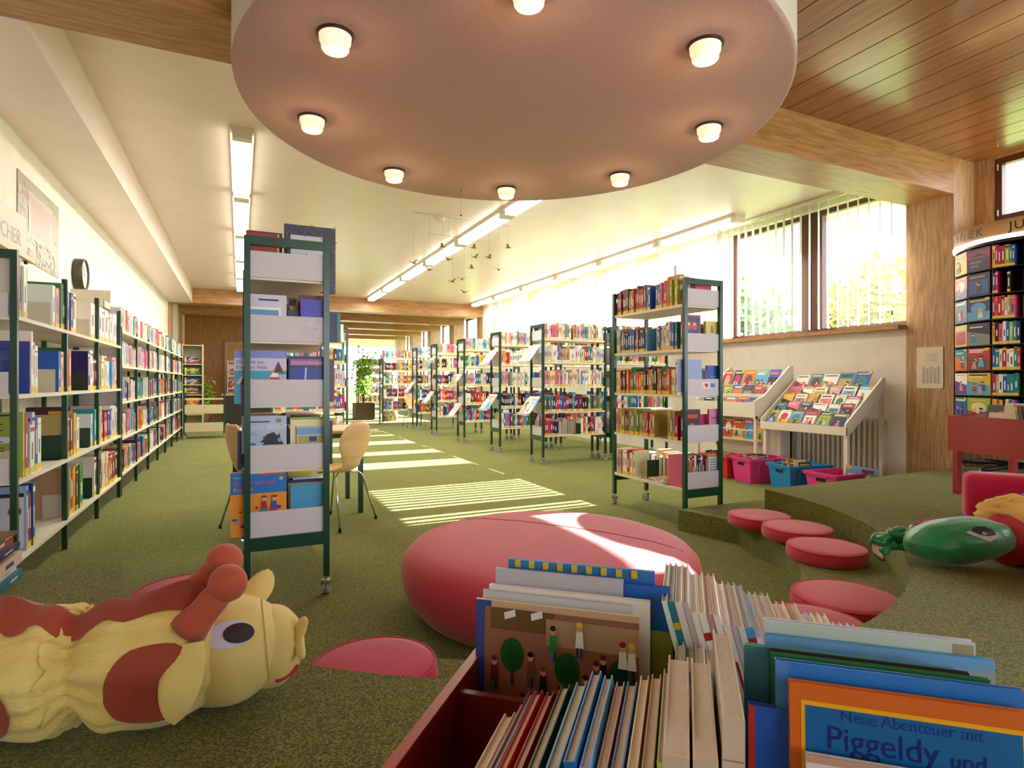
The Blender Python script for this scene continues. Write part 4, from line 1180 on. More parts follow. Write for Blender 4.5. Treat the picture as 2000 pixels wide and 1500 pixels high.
for k_ in range(12):
    a_ = k_ * PI / 6
    mb.box((0.0712, 0.125 * math.sin(a_) - 0.004, 0.125 * math.cos(a_) - 0.004), (0.0722, 0.125 * math.sin(a_) + 0.004, 0.125 * math.cos(a_) + 0.004))
mb.build('hands', BLACK, ck)

# ---------------------------------------------------------------- pit furniture
pf = thing('pouf', 'large round rose-red pouf with a seam, in the middle of the pit', 'pouf', (1.47, 2.66, 0))
prof = [(0, 0.002), (0.62, 0.002), (0.68, 0.02), (0.735, 0.08), (0.76, 0.15), (0.765, 0.21), (0.752, 0.265), (0.715, 0.302), (0.645, 0.327), (0.52, 0.343), (0.3, 0.352), (0, 0.355)]
MB().lathe(prof, 96).build('cushion', FAB, pf)
seam = []
for i in range(25):
    x_ = -0.66 + 1.32 * i / 24
    y_ = 0.12 + 0.05 * math.cos(x_ * 2)
    r_ = math.hypot(x_, y_)
    z_ = 0.368 - 0.02 * (r_ / 0.6) ** 3 - 0.004
    for (ra_, za_), (rb_, zb_) in zip(prof[:-1], prof[1:]):
        pass
    z_ = None
    for (ra_, za_), (rb_, zb_) in zip(prof[5:-1], prof[6:]):
        if rb_ <= r_ <= ra_:
            z_ = zb_ + (za_ - zb_) * (r_ - rb_) / (ra_ - rb_)
    if z_ is not None:
        seam.append((x_ * math.cos(-0.95) - y_ * math.sin(-0.95), x_ * math.sin(-0.95) + y_ * math.cos(-0.95), z_ + 0.0005))
MB().tube(seam, 0.0022, 5).build('seam', mat('seam_thread', (110, 24, 36), 0.9), pf)
CUSH = []
cdef = [(-15, 1.72, 'red round seat cushion at the far end of the right-hand step'), (-27.5, 1.77, 'red round seat cushion, second from the far end of the right-hand step'),
        (-40, 1.80, 'red round seat cushion, third from the far end of the right-hand step'), (-65.5, 1.86, 'red round seat cushion on the step right of the book bin'),
        (-78, 1.86, 'red round seat cushion half hidden behind the white books of the bin'), (-129.5, 1.86, 'magenta-red round cushion on the step left of the book bin'), (-168, 1.84, 'magenta-red round cushion behind the horns of the yellow plush animal')]
cme = {}
for i, (an, r_, lb) in enumerate(cdef):
    fm = FAB if i < 5 else FAB2
    rr = 0.205 if i != 3 else 0.215
    c_ = thing('seat_cushion', lb, 'cushion', (CX + r_ * math.cos(math.radians(an)), CY + r_ * math.sin(math.radians(an)), 0.161 + (0.012 if i in (1,) else 0.0)), rnd.uniform(0, 3), 'round red cushions on the step')
    MB().lathe([(0, 0), (rr - 0.015, 0), (rr - 0.003, 0.01), (rr, 0.03), (rr - 0.002, 0.055), (rr - 0.012, 0.07), (rr - 0.04, 0.076), (rr * 0.5, 0.08), (0, 0.081)], 48).build('pad', fm, c_)
    pts = [((rr - 0.008) * math.cos(2 * PI * k / 48), (rr - 0.008) * math.sin(2 * PI * k / 48), 0.0695) for k in range(49)]
    MB().tube(pts, 0.0035, 6, caps=False).build('piping', fm, c_)
# cushion 2 rests slightly on its neighbour
sk = thing('socket_plate', 'small pale double socket plate on the curved step riser', 'socket', (0, 0, 0))
a_ = math.atan2(2.03 - 3.33, 3.19 - 1.58)
sk.location = (CX + 2.078 * math.cos(a_), CY + 2.078 * math.sin(a_), 0.24)
sk.rotation_euler = (0, 0, a_ + PI / 2)
mb = MB().box((-0.075, 0, -0.05), (0.075, 0.012, 0.05))
mb.build('plate', mat('socket_cream', (214, 190, 168), 0.5), sk)
mb = MB()
for q in (-0.035, 0.035):
    mb.cyl((q, 0.012, 0.0), (q, 0.0135, 0.0), 0.024, n=20)
mb.build('socket_ring', mat('socket_ring', (190, 168, 150), 0.4), sk)['kind'] = 'stuff'
mb = MB()
for q in (-0.035, 0.035):
    mb.cyl((q - 0.009, 0.0135, 0.0), (q - 0.009, 0.0145, 0.0), 0.005, n=8).cyl((q + 0.009, 0.0135, 0), (q + 0.009, 0.0145, 0), 0.005, n=8)
mb.build('socket_hole', BLACK, sk)['kind'] = 'stuff'

# ---------------------------------------------------------------- magazine racks by the window
def mag(M, w, h, art, label, grp, th=0.006, base=(220, 214, 200)):
    mb = MB()
    mb.box((0, 0, 0), (w, th, h), 0, lin(base))
    mb.art((0.0005, 0, 0.0005), (w - 0.001, 0, 0), (0, 0, h - 0.001), art)
    o = mb.build('magazine', [VC])
    o.matrix_world = M
    return tag(o, label, 'magazine', grp)
MN = ['orange', 'rose', 'light blue', 'tan', 'blue', 'teal', 'white', 'red', 'yellow', 'lime', 'pale grey', 'pink', 'cream', 'navy', 'green', 'magenta']
# rack 2 (near): faces -X
r2 = thing('magazine_rack', 'cream slanted magazine rack by the window, nearest to the post', 'magazine rack', (5.56, 3.84, 0))
Lr = 1.06
sl0, sl1 = (0.0, 0.66), (0.55, 1.10)
mb = MB()
mb.add([(sl0[0], 0.02, sl0[1]), (sl1[0], 0.02, sl1[1]), (sl1[0], Lr - 0.02, sl1[1]), (sl0[0], Lr - 0.02, sl0[1])], [(3, 2, 1, 0)])
mb.add([(sl0[0], 0.02, sl0[1] - 0.015), (sl1[0], 0.02, sl1[1] - 0.015), (sl1[0], Lr - 0.02, sl1[1] - 0.015), (sl0[0], Lr - 0.02, sl0[1] - 0.015)], [(0, 1, 2, 3)])
mb.build('slanted_board', SHELFM, r2)
for y_ in (0.0, Lr - 0.02):
    mb = MB()
    pr = [(-0.03, 0.60), (-0.03, 0.72), (0.56, 1.19), (0.60, 1.19), (0.60, 1.06)]
    vs = [(p[0], y_, p[1]) for p in pr] + [(p[0], y_ + 0.02, p[1]) for p in pr]
    n_ = len(pr)
    mb.add(vs, [tuple(range(n_)), tuple(reversed(range(n_, 2 * n_)))] + [(i, n_ + i, n_ + (i + 1) % n_, (i + 1) % n_) for i in range(n_)])
    mb.build('side_panel', SHELFM, r2)
MB().box((-0.035, 0.0, 0.60), (-0.015, Lr, 0.685)).build('front_lip', SHELFM, r2)
for x_, y_, h_ in ((0.0, 0.01, 0.62), (0.0, Lr - 0.05, 0.62), (0.56, 0.01, 1.1), (0.56, Lr - 0.05, 1.1)):
    MB().box((x_, y_, 0), (x_ + 0.04, y_ + 0.04, h_)).build('leg', SHELFM, r2)
for y_ in (0.02, Lr - 0.04):
    mb = MB().add([(0.02, y_, 0.58), (0.58, y_, 1.0), (0.58, y_, 1.05), (0.02, y_, 0.63), (0.02, y_ + 0.015, 0.58), (0.58, y_ + 0.015, 1.0), (0.58, y_ + 0.015, 1.05), (0.02, y_ + 0.015, 0.63)], [(0, 1, 2, 3), (7, 6, 5, 4), (0, 4, 5, 1), (3, 2, 6, 7)])
    mb.build('brace', SHELFM, r2)
sa = math.atan2(0.44, 0.55)
for rrow in range(5):
    f_ = rrow / 5.0 + 0.01
    xb, zb = sl0[0] + 0.55 * f_, sl0[1] + 0.44 * f_
    MB().box((xb, 0.03, zb + 0.003), (xb + 0.005, Lr - 0.03, zb + 0.035)).build('ledge', CLEAR, r2)
    R = random.Random(90 + rrow)
    y_ = 3.84 + Lr - 0.03
    cnt = 0
    while y_ - 0.14 > 3.85:
        w_ = R.uniform(0.12, 0.165) if rrow < 4 else R.uniform(0.15, 0.19)
        if y_ - w_ < 3.85:
            break
        h_ = R.uniform(0.17, 0.2) if rrow < 4 else R.uniform(0.22, 0.27)
        bnk = 'white' if R.random() < 0.35 else R.choice(MN)
        lean = PI / 2 - sa - R.uniform(0.1, 0.2)
        M = Matrix.Translation((5.56 + xb + 0.012 , y_, zb + 0.008)) @ Matrix.Rotation(-PI / 2, 4, 'Z') @ Matrix.Rotation(-lean * 0.80 if rrow < 4 else -0.5, 4, 'X')
        mag(M, w_, h_, cover_art(R, bnk), '%s magazine, %s from the left, row %s of the near magazine rack' % (bnk, ORD[cnt], ['one, lowest,', 'two', 'three', 'four', 'five, top,'][rrow]), 'magazines on the near rack', th=0.008)
        y_ -= w_ + R.uniform(0.004, 0.03)
        cnt += 1
# rack 1 (far)
r1 = thing('magazine_rack', 'cream magazine rack with comics below, behind the right-hand trolley', 'magazine rack', (5.50, 4.96, 0))
L1 = 0.98
for y_ in (0.0, L1 - 0.02):
    mb = MB()
    pr = [(0.0, 0.70), (0.0, 0.92), (0.16, 0.98), (0.60, 1.34), (0.66, 1.34), (0.66, 0.2), (0.4, 0.2), (0.2, 0.7)]
    vs = [(p[0], y_, p[1]) for p in pr] + [(p[0], y_ + 0.02, p[1]) for p in pr]
    n_ = len(pr)
    mb.add(vs, [tuple(range(n_)), tuple(reversed(range(n_, 2 * n_)))] + [(i, n_ + i, n_ + (i + 1) % n_, (i + 1) % n_) for i in range(n_)])
    mb.build('side_panel', SHELFM, r1)
MB().box((0.0, 0.02, 0.74), (0.015, L1 - 0.02, 0.90)).build('front_panel', SHELFM, r1)
mb = MB().box((0.0, 0.02, 0.72), (0.6, L1 - 0.02, 0.74))
mb.build('tray_floor', SHELFM, r1)
for z_ in (0.44, 0.56):
    MB().box((0.02, 0.02, z_), (0.05, L1 - 0.02, z_ + 0.012)).build('front_rail', SHELFM, r1)
MB().box((0.05, 0.02, 0.42), (0.5, L1 - 0.02, 0.44)).build('lower_shelf', SHELFM, r1)
for k_, (x_, z_, h_) in enumerate(((0.18, 0.97, 0.03), (0.34, 1.08, 0.03))):
    MB().box((x_, 0.02, z_ - 0.1), (x_ + 0.006, L1 - 0.02, z_ + h_)).build('step_panel', SHELFM, r1)
for x_, y_ in ((0.02, 0.0), (0.02, L1 - 0.03), (0.6, 0.0), (0.6, L1 - 0.03)):
    MB().box((x_, y_, 0), (x_ + 0.03, y_ + 0.03, 0.74)).build('leg', SHELFM, r1)
for rrow, (xb, zb, hh) in enumerate(((0.06, 0.86, 0.12), (0.22, 0.97, 0.16), (0.38, 1.08, 0.25))):
    R = random.Random(70 + rrow)
    y_ = 4.96 + L1 - 0.03
    cnt = 0
    while True:
        w_ = R.uniform(0.14, 0.18)
        if y_ - w_ < 4.99:
            break
        bnk = R.choice(['blue', 'yellow', 'red', 'orange', 'navy', 'lime', 'light blue', 'pale grey'])
        M = Matrix.Translation((5.50 + xb, y_, zb - 0.1)) @ Matrix.Rotation(-PI / 2, 4, 'Z') @ Matrix.Rotation(-0.42, 4, 'X')
        mag(M, w_, hh + 0.1, cover_art(R, bnk), '%s magazine, %s from the left, %s row of the far magazine rack' % (bnk, ORD[cnt], ['lowest', 'middle', 'top'][rrow]), 'magazines on the far rack')
        y_ -= w_ + 0.02
        cnt += 1
R = random.Random(77)
y_ = 4.96 + L1 - 0.05
cnt = 0
while y_ > 5.05:
    w_ = R.uniform(0.13, 0.17)
    c_ = ['yellow', 'blue', 'red', 'orange', 'light blue', 'yellow'][cnt % 6]
    M = Matrix.Translation((5.60, y_, 0.441)) @ Matrix.Rotation(-PI / 2, 4, 'Z') @ Matrix.Rotation(-0.12, 4, 'X')
    o = mag(M, w_, 0.25, cover_art(R, c_), '%s comic, %s from the left, on the low shelf of the far magazine rack' % (c_, ORD[cnt]), 'comics on the low shelf of the far rack', th=0.03)
    o.name = 'comic'
    o['category'] = 'comic'
    y_ -= w_ + 0.012
    cnt += 1
cd = tag(box1((6.12, 5.05, 0.06), (6.16, 5.95, 0.66)).build('back_board', SHELFM), 'cream board standing behind the crates under the magazine racks', 'board')
cd.location = (-0.42, -0.28, -0.06)
cd.name = 'partition_board'

# ---------------------------------------------------------------- crates
def crate(loc, rz, m, label, w=0.36, l=0.5, h=0.26):
    t = thing('plastic_crate', label, 'crate', loc, rz)
    mb = MB()
    t0 = 0.03
    def ring(z, ex):
        return [(-w / 2 + t0 - ex, -l / 2 + t0 - ex, z), (w / 2 - t0 + ex, -l / 2 + t0 - ex, z), (w / 2 - t0 + ex, l / 2 - t0 + ex, z), (-w / 2 + t0 - ex, l / 2 - t0 + ex, z)]
    a_, b_ = ring(0.002, 0), ring(h, 0.025)
    mb.add(a_ + b_, [(3, 2, 1, 0), (0, 1, 5, 4), (1, 2, 6, 5), (2, 3, 7, 6), (3, 0, 4, 7)])
    a2, b2 = ring(0.012, -0.008), ring(h, 0.017)
    mb.add(a2 + b2, [(0, 1, 2, 3), (4, 5, 1, 0), (5, 6, 2, 1), (6, 7, 3, 2), (7, 4, 0, 3)])
    mb.build('tub', m, t)
    mb = MB()
    o_, i_ = ring(h, 0.045), ring(h, 0.017)
    o2 = ring(h - 0.03, 0.04)
    mb.add(o_ + i_, [(0, 1, 5, 4), (1, 2, 6, 5), (2, 3, 7, 6), (3, 0, 4, 7)])
    mb.add(o_ + o2, [(4, 5, 1, 0), (5, 6, 2, 1), (6, 7, 3, 2), (7, 4, 0, 3)])
    mb.build('rim', m, t)
    for s_ in (-1, 1):
        box1((-0.055, s_ * (l / 2 - 0.012) - 0.004, h - 0.085), (0.055, s_ * (l / 2 - 0.012) + 0.004, h - 0.05)).build('handle_hole', BLACK, t)
        MB().box((-0.07, s_ * (l / 2 - 0.008) - 0.006, h - 0.045), (0.07, s_ * (l / 2 - 0.008) + 0.012, h - 0.02)).build('grip', m, t)
    for s_ in (-1, 1):
        for q in (-0.12, 0.12):
            MB().add([(s_ * (w / 2 - t0), q - 0.012, 0.01), (s_ * (w / 2 - t0), q + 0.012, 0.01), (s_ * (w / 2 - 0.002), q + 0.014, h - 0.03), (s_ * (w / 2 - 0.002), q - 0.014, h - 0.03), (s_ * (w / 2 - t0 + 0.008), q, 0.01), (s_ * (w / 2 + 0.006), q, h - 0.03)], [(0, 4, 5, 3), (4, 1, 2, 5)]).build('rib', m, t)
    return t
PINKP = mat('pink_plastic', (214, 60, 136), 0.35)
BLUEP = mat('blue_plastic', (24, 128, 190), 0.35)
REDP = mat('red_plastic', (206, 44, 56), 0.35)
crate((5.38, 5.30, 0), -0.1, REDP, 'red plastic crate of comics, farthest of the row')
crate((5.42, 4.82, 0), 1.35, PINKP, 'pink plastic crate of comics between the red and blue crates', h=0.28)
crate((5.42, 4.30, 0), 1.35, BLUEP, 'blue plastic crate of booklets below the near magazine rack', h=0.27)
crate((5.36, 3.80, 0), 1.5, PINKP, 'pink plastic crate, nearest, with one pale blue book standing in it', h=0.26)
R = random.Random(55)
for ci, (cx_, cy_, nm_, nb) in enumerate(((5.38, 5.30, 'red', 4), (5.42, 4.82, 'pink', 6), (5.42, 4.30, 'blue', 6))):
    for k_ in range(nb):
        c_ = R.choice(['navy', 'blue', 'white', 'red', 'cream', 'light blue', 'black'])
        M = Matrix.Translation((cx_ - 0.10 + R.uniform(-0.02, 0.02), cy_ + 0.13 - 0.26 * k_ / max(1, nb - 1), 0.06 + R.uniform(0, 0.03))) @ Matrix.Rotation(R.uniform(-0.3, 0.3), 4, 'Z') @ Matrix.Rotation(R.uniform(-0.5, -0.2), 4, 'X')
        o = mag(M, 0.17, 0.24, cover_art(R, c_), '%s comic, %s counted from the far side of the %s crate' % (c_, ORD[k_], nm_), 'comics in the %s crate' % nm_)
        o.name = 'comic'
        o['category'] = 'comic'
M = Matrix.Translation((5.33, 3.72, 0.14)) @ Matrix.Rotation(-PI / 2 + 0.85, 4, 'Z') @ Matrix.Rotation(-0.15, 4, 'X') @ Matrix.Rotation(0.12, 4, 'Y')
o = mag(M, 0.27, 0.2, [('r', 0, 0, 1, 1, (110, 166, 214)), ('r', 0.1, 0.3, 0.8, 0.62, 'white'), ('t', 0.16, 0.4, 0.18, 'WIMMEL', 'red'), ('e', 0.08, 0.92, 0.1, 0.1, 'yellow'), ('r', 0.5, 0.72, 0.9, 0.88, 'dark red'), ('r', 0.1, 0.1, 0.9, 0.16, 'white')], 'pale blue picture book standing in the nearest pink crate', None, th=0.012)
o['category'] = 'book'
o.name = 'picture_book'

# ---------------------------------------------------------------- round paperback spinner on the right
sp_ = thing('book_spinner', 'tall round black paperback spinner with lettered wooden crown beside the post', 'book rack', (6.10, 2.56, 0.32))
NS, RS = 16, 0.53
left = math.atan2(2.56, 6.10) + PI / 2    # direction of the visible left edge
DARK = mat('spinner_black', (16, 14, 18), 0.5)
MB().lathe([(0, 0.28), (RS - 0.12, 0.28), (RS - 0.12, 2.01), (0, 2.01)], NS).build('core', DARK, sp_)
for k_ in range(9):
    z_ = 0.29 + 0.2085 * k_
    MB().lathe([(0.3, z_), (RS, z_), (RS, z_ + 0.008), (0.3, z_ + 0.008)], NS * 2, smooth=False).build('tier_shelf', DARK, sp_)
for i in range(NS):
    a_ = left + math.radians(17) + 2 * PI * i / NS
    ca, sa_ = math.cos(a_), math.sin(a_)
    mb = MB()
    mb.M = Matrix.Rotation(a_, 4, 'Z')
    mb.box((0.45, -0.003, 0.29), (RS, 0.003, 1.955)).build('divider', DARK, sp_)
MB().lathe([(RS - 0.02, 1.985), (RS + 0.015, 1.985), (RS + 0.015, 2.012), (RS - 0.02, 2.012)], 48).build('light_ring', emit('spinner_light', (1, 0.97, 0.95), 2.6), sp_)
MB().lathe([(0, 2.01), (RS + 0.012, 2.01), (RS + 0.012, 2.03), (RS + 0.012, 2.135), (0, 2.135)], 48).build('crown', mat('crown_wood', (206, 164, 110), 0.45), sp_)
def ring_text(s, a0, size, z0, r, step=1.0):
    """letters one by one round the crown, read from outside"""
    x = 0.0
    for ch in s:
        if ch == ' ':
            x += size * 0.4
            continue
        vs, fs, w = text_geo(ch)
        a_ = a0 + x / r
        mb = MB()
        P0 = Vector((r * math.cos(a_), r * math.sin(a_), z0))
        U = Vector((-math.sin(a_), math.cos(a_), 0))
        mb.add([tuple(P0 + U * (v[0] * size) + Vector((0, 0, v[1] * size))) for v in vs], fs)
        mb.build('letter', BLACK, sp_)
        x += (w + 0.14) * size
_w = sum((text_geo(ch)[2] + 0.14) * 0.098 for ch in 'MEDIATHEK')
ring_text('MEDIATHEK', left + 1.02 - _w / RS, 0.098, 2.04, RS + 0.0135)
ring_text('JUGEND', left + 1.30, 0.098, 2.04, RS + 0.0135)
MB().cyl((0, 0, 0.05), (0, 0, 0.3), 0.05, n=16).build('stem', DARK, sp_)
for i in range(5):
    a_ = math.radians(20 + 72 * i)
    MB().tube([(0, 0, 0.11), (0.3 * math.cos(a_), 0.3 * math.sin(a_), 0.11), (0.52 * math.cos(a_), 0.52 * math.sin(a_), 0.09)], 0.022, 8).build('base_arm', DARK, sp_)
    c_ = link_mesh('caster', CM, sp_, (0.53 * math.cos(a_), 0.53 * math.sin(a_), 0.0))
    link_mesh('wheel', WM, c_)
SC = ['navy', 'red', 'pink', 'purple', 'orange', 'yellow', 'white', 'black', 'teal', 'blue', 'magenta', 'lime']
R = random.Random(12)
darren = [('r', 0, 0, 1, 1, (60, 26, 70)), ('r', 0, 0.55, 1, 0.9, (150, 50, 100)), ('p', [(0.1, 0.6), (0.5, 0.78), (0.95, 0.6), (0.6, 0.66)], (30, 10, 40)), ('t', 0.1, 0.34, 0.15, 'DARREN', (206, 200, 220)), ('t', 0.16, 0.17, 0.15, 'SHAN', (206, 200, 220))]
for fct in range(6):
    a_ = left + math.radians(28.2) + 2 * PI / NS * fct
    for tier in range(8):
        z_ = 0.32 + 0.2985 + 0.2085 * tier
        M0 = Matrix.Translation((6.10, 2.56, z_)) @ Matrix.Rotation(a_, 4, 'Z') @ Matrix.Translation((RS - 0.002, -0.11, 0)) @ Matrix.Rotation(PI / 2, 4, 'Z')
        tn = ['bottom', 'second lowest', 'third lowest', 'fourth lowest', 'fifth lowest', 'sixth lowest', 'second highest', 'top'][tier]
        if fct < 2:
            c_ = R.choice(SC)
            art = darren if (fct == 1 and tier == 7) else cover_art(R, c_)
            mb = MB().box((0.0, 0, 0), (0.2, 0.03, 0.185), 0, lin(PAL[c_]))
            mb.art((0.001, 0, 0.001), (0.198, 0, 0), (0, 0, 0.183), art)
            o = mb.build('paperback', [VC])
            o.matrix_world = M0
            tag(o, '%s paperback facing out, %s column, %s tier of the round spinner' % (c_, ['leftmost', 'second'][fct], tn), 'paperback', 'paperbacks facing out on the round spinner')
        elif fct < 4:
            x_, cnt = 0.008, 0
            while x_ < 0.18:
                if R.random() < 0.12:
                    x_ += 0.03
                    continue
                t_ = R.uniform(0.016, 0.03)
                c_ = R.choice(SC)
                o = book_mb(t_ - 0.001, 0.11, R.uniform(0.165, 0.185), c_, R=R).build('paperback', [VC, PAGE])
                o.matrix_world = M0 @ Matrix.Translation((x_, 0.004, 0))
                tag(o, '%s paperback spine, %s from left, column %s, %s tier of the round spinner' % (c_, ORD[cnt], ['three', 'four'][fct - 2], tn), 'paperback', 'paperback spines on the round spinner')
                x_ += t_
                cnt += 1
        else:
            x_ = 0.01
            while x_ < 0.18:
                t_ = R.uniform(0.018, 0.03)
                stuff_book(M0 @ Matrix.Translation((x_, 0.004, 0)), t_, 0.11, 0.18, R.choice(SC), R)
                x_ += t_

# ---------------------------------------------------------------- red foam sofa
ang = math.atan2(0.59, 0.81)
so = thing('sofa', 'low magenta-red foam sofa with rounded arms at the right edge', 'sofa', (2.66, 1.06, 0.32), ang)
MB().rbox((-0.02, -0.75, 0.0), (0.16, 0.0, 0.29), 0.05).build('armrest', FAB2, so)
MB().rbox((1.50, -0.75, 0.0), (1.68, 0.0, 0.29), 0.05).build('armrest', FAB2, so)
MB().rbox((0.16, -0.70, 0.0), (1.50, -0.06, 0.14), 0.03).build('seat', FAB2, so)
MB().rbox((0.05, -0.95, 0.0), (1.62, -0.62, 0.40), 0.07).build('backrest', FAB2, so)

# ---------------------------------------------------------------- plush animals
def fold(p, f=9.0, a=0.006):
    return pnoise(Vector(p) * f) * a
def blob(name, c, r, m, parent, R3=None, nu=40, nv=26, fn=None, seed=0.0, amp=0.03, fr=2.5, stretch=(1, 1, 1)):
    def f(d):
        k = 1 + pnoise(Vector((d.x * fr * stretch[0] + seed, d.y * fr * stretch[1], d.z * fr * stretch[2]))) * amp
        return k * (fn(d) if fn else 1)
    return MB().ell(c, r, R3, nu, nv, fn=f).build(name, m, parent)
GPL = noisy(mat('green_satin', rough=0.35, spec=0.5, sheen=0.3), 4, (8, 120, 62), (20, 140, 80), bump=0.5, bscale=12, stretch=(1, 4, 1.5))
REDC = mat('red_cotton', (168, 38, 48), 0.8)
YELC = noisy(mat('golden_cotton', rough=0.75), 5, (214, 170, 84), (224, 184, 100))
BLUC = mat('blue_check_cotton', (38, 60, 160), 0.8)
bt = BLUC.node_tree
ck_ = bt.nodes.new('ShaderNodeTexBrick')
ck_.inputs['Scale'].default_value = 22
ck_.inputs['Color1'].default_value = (*lin((30, 50, 150)), 1)
ck_.inputs['Color2'].default_value = (*lin((44, 66, 170)), 1)
ck_.inputs['Mortar'].default_value = (*lin((150, 170, 220)), 1)
ck_.inputs['Mortar Size'].default_value = 0.03
ck_.offset = 0.0
tcb = bt.nodes.new('ShaderNodeTexCoord')
bt.links.new(tcb.outputs['Object'], ck_.inputs['Vector'])
bt.links.new(ck_.outputs[0], bsdf(BLUC).inputs['Base Color'])
gp_ = thing('plush_creature', 'green-headed plush creature in yellow and blue check lying across the sofa', 'plush toy', (2.93, 1.50, 0.32), math.atan2(-0.43, 0.9) )
gp_.scale = (0.86, 0.86, 0.86)
# local x runs from the nose (left in view) to the neck, y away from the viewer
def pleat(d):
    return 1 + 0.012 * math.sin(16 * math.atan2(d.z, d.y)) * max(0, d.x)
Rt = Matrix.Rotation(-0.10, 3, 'Y')
blob('head', (0, 0, 0.135), (0.275, 0.15, 0.115), GPL, gp_, Rt, 56, 30, fn=pleat, seed=1, amp=0.04)
eye = MB()
def on_head(u, v, off=0.002):
    """point on the head facing the viewer: u along x, v up, both -1..1"""
    d = Vector((u, -math.sqrt(max(0, 1 - u * u - v * v)), v))
    p = Rt @ Vector((d.x * 0.275, d.y * 0.15, d.z * 0.115))
    n_ = Vector((d.x / 0.275, d.y / 0.15, d.z / 0.115)).normalized()
    n_ = Rt @ n_
    return Vector((0, 0, 0.135)) + p * 1.02 + n_ * off
def patch(shape, off):
    vs = [tuple(on_head(*q, off)) for q in shape]
    c = tuple(on_head(sum(q[0] for q in shape) / len(shape), sum(q[1] for q in shape) / len(shape), off + 0.001))
    n_ = len(vs)
    return vs + [c], [(i, (i + 1) % n_, n_) for i in range(n_)]
half = [(0.12 + 0.20 * math.cos(t_), 0.58 + 0.24 * math.sin(t_)) for t_ in [PI * k / 14 for k in range(15)]]
v_, f_ = patch([(-0.18, 0.62), (0.16, 0.22), (0.34, 0.36), (0.2, 0.74), (0.0, 0.72)], 0.004)
MB().add(v_, f_).build('eye_white', mat('felt_pale', (206, 196, 190), 0.8), gp_)
v_, f_ = patch([(-0.08, 0.66), (0.04, 0.50), (0.16, 0.42), (0.30, 0.42), (0.32, 0.56), (0.22, 0.72), (0.06, 0.76)], 0.008)
MB().add(v_, f_).build('pupil', BLACK, gp_)
v_, f_ = patch([(0.05, 0.52), (0.10, 0.46), (0.16, 0.5), (0.1, 0.58)], 0.011)
MB().add(v_, f_).build('eye_glint', mat('felt_grey', (150, 160, 160), 0.8), gp_)
R = random.Random(31)
for k_ in range(7):
    pts = []
    a0, z0 = R.uniform(-0.5, 0.5), R.uniform(0.04, 0.12)
    for q in range(9):
        s_ = q / 8
        pts.append((-0.14 - 0.20 * s_ + 0.01 * math.sin(9 * s_ + k_), 0.13 + 0.05 * math.sin(a0 * 2) * s_ + 0.02 * math.cos(8 * s_ + k_) + 0.012 * k_, z0 + 0.05 * (1 - s_) + 0.012 * math.sin(11 * s_ + k_)))
    MB().tube(pts, [0.020 + 0.008 * math.sin(9 * q + k_) for q in range(8)] + [0.006], 8).build('hair_lock', GPL, gp_)
blob('collar', (0.29, 0.05, 0.12), (0.09, 0.15, 0.13), REDC, gp_, seed=3, amp=0.10)
MB().ell((-0.02, 0.19, 0.16), (0.10, 0.045, 0.035), Matrix.Rotation(0.3, 3, 'Z'), 16, 10, fn=lambda d: 1 + 0.2 * math.sin(5 * d.x)).build('bow', REDC, gp_)
blob('trunk', (0.50, 0.20, 0.225), (0.27, 0.17, 0.10), YELC, gp_, Matrix.Rotation(0.35, 3, 'Z'), seed=7, amp=0.16, fr=2.2, stretch=(1, 3, 3))
blob('trousers', (0.74, 0.17, 0.25), (0.22, 0.25, 0.12), BLUC, gp_, seed=9, amp=0.10)
blob('sleeve', (0.46, 0.06, 0.16), (0.17, 0.08, 0.07), BLUC, gp_, Matrix.Rotation(-0.3, 3, 'Z'), seed=11, amp=0.12)

# yellow plush animal, lower left
YP = noisy(mat('yellow_cotton', rough=0.7, sheen=0.2), 4, (224, 198, 110), (234, 210, 126), bump=1.0, bscale=7, stretch=(1.5, 5, 5))
HORN = noisy(mat('horn_cotton', rough=0.8, sheen=0.2), 4, (176, 76, 46), (188, 86, 56), bump=0.2, bscale=16)
YH = noisy(mat('yellow_cotton_head', rough=0.7, sheen=0.2), 4, (228, 206, 120), (236, 216, 134), bump=0.5, bscale=9)
TER = noisy(mat('terracotta_cotton', rough=0.75, sheen=0.2), 4, (150, 56, 30), (166, 66, 38), bump=0.2, bscale=16)
yp = thing('plush_animal', 'big yellow plush animal with brown spots and horns lying at the lower left', 'plush toy', (-0.165, 1.66, 0.32))
# body: a tube of pinched segments running to the left and back
AX = [(0.10, 0.0, 0.150), (-0.02, -0.02, 0.160), (-0.14, -0.01, 0.162), (-0.24, 0.03, 0.155), (-0.33, 0.08, 0.150), (-0.42, 0.13, 0.155), (-0.52, 0.20, 0.160), (-0.62, 0.30, 0.16), (-0.70, 0.42, 0.15), (-0.72, 0.56, 0.14), (-0.66, 0.68, 0.12)]
def axis(s):
    s = max(0, min(0.9999, s)) * (len(AX) - 1)
    i = int(s)
    f_ = s - i
    a_, b_ = Vector(AX[i]), Vector(AX[min(i + 1, len(AX) - 1)])
    return a_.lerp(b_, f_)
def rad(s):
    r_ = 0.150
    for c_, d_, w_ in ((0.215, 0.055, 0.028), (0.50, 0.05, 0.03), (0.74, 0.05, 0.03)):
        r_ -= d_ * math.exp(-((s - c_) / w_) ** 2)
    if s < 0.06:
        r_ *= 0.80 + 0.2 * s / 0.06
    return r_ * (1 - 0.18 * s)
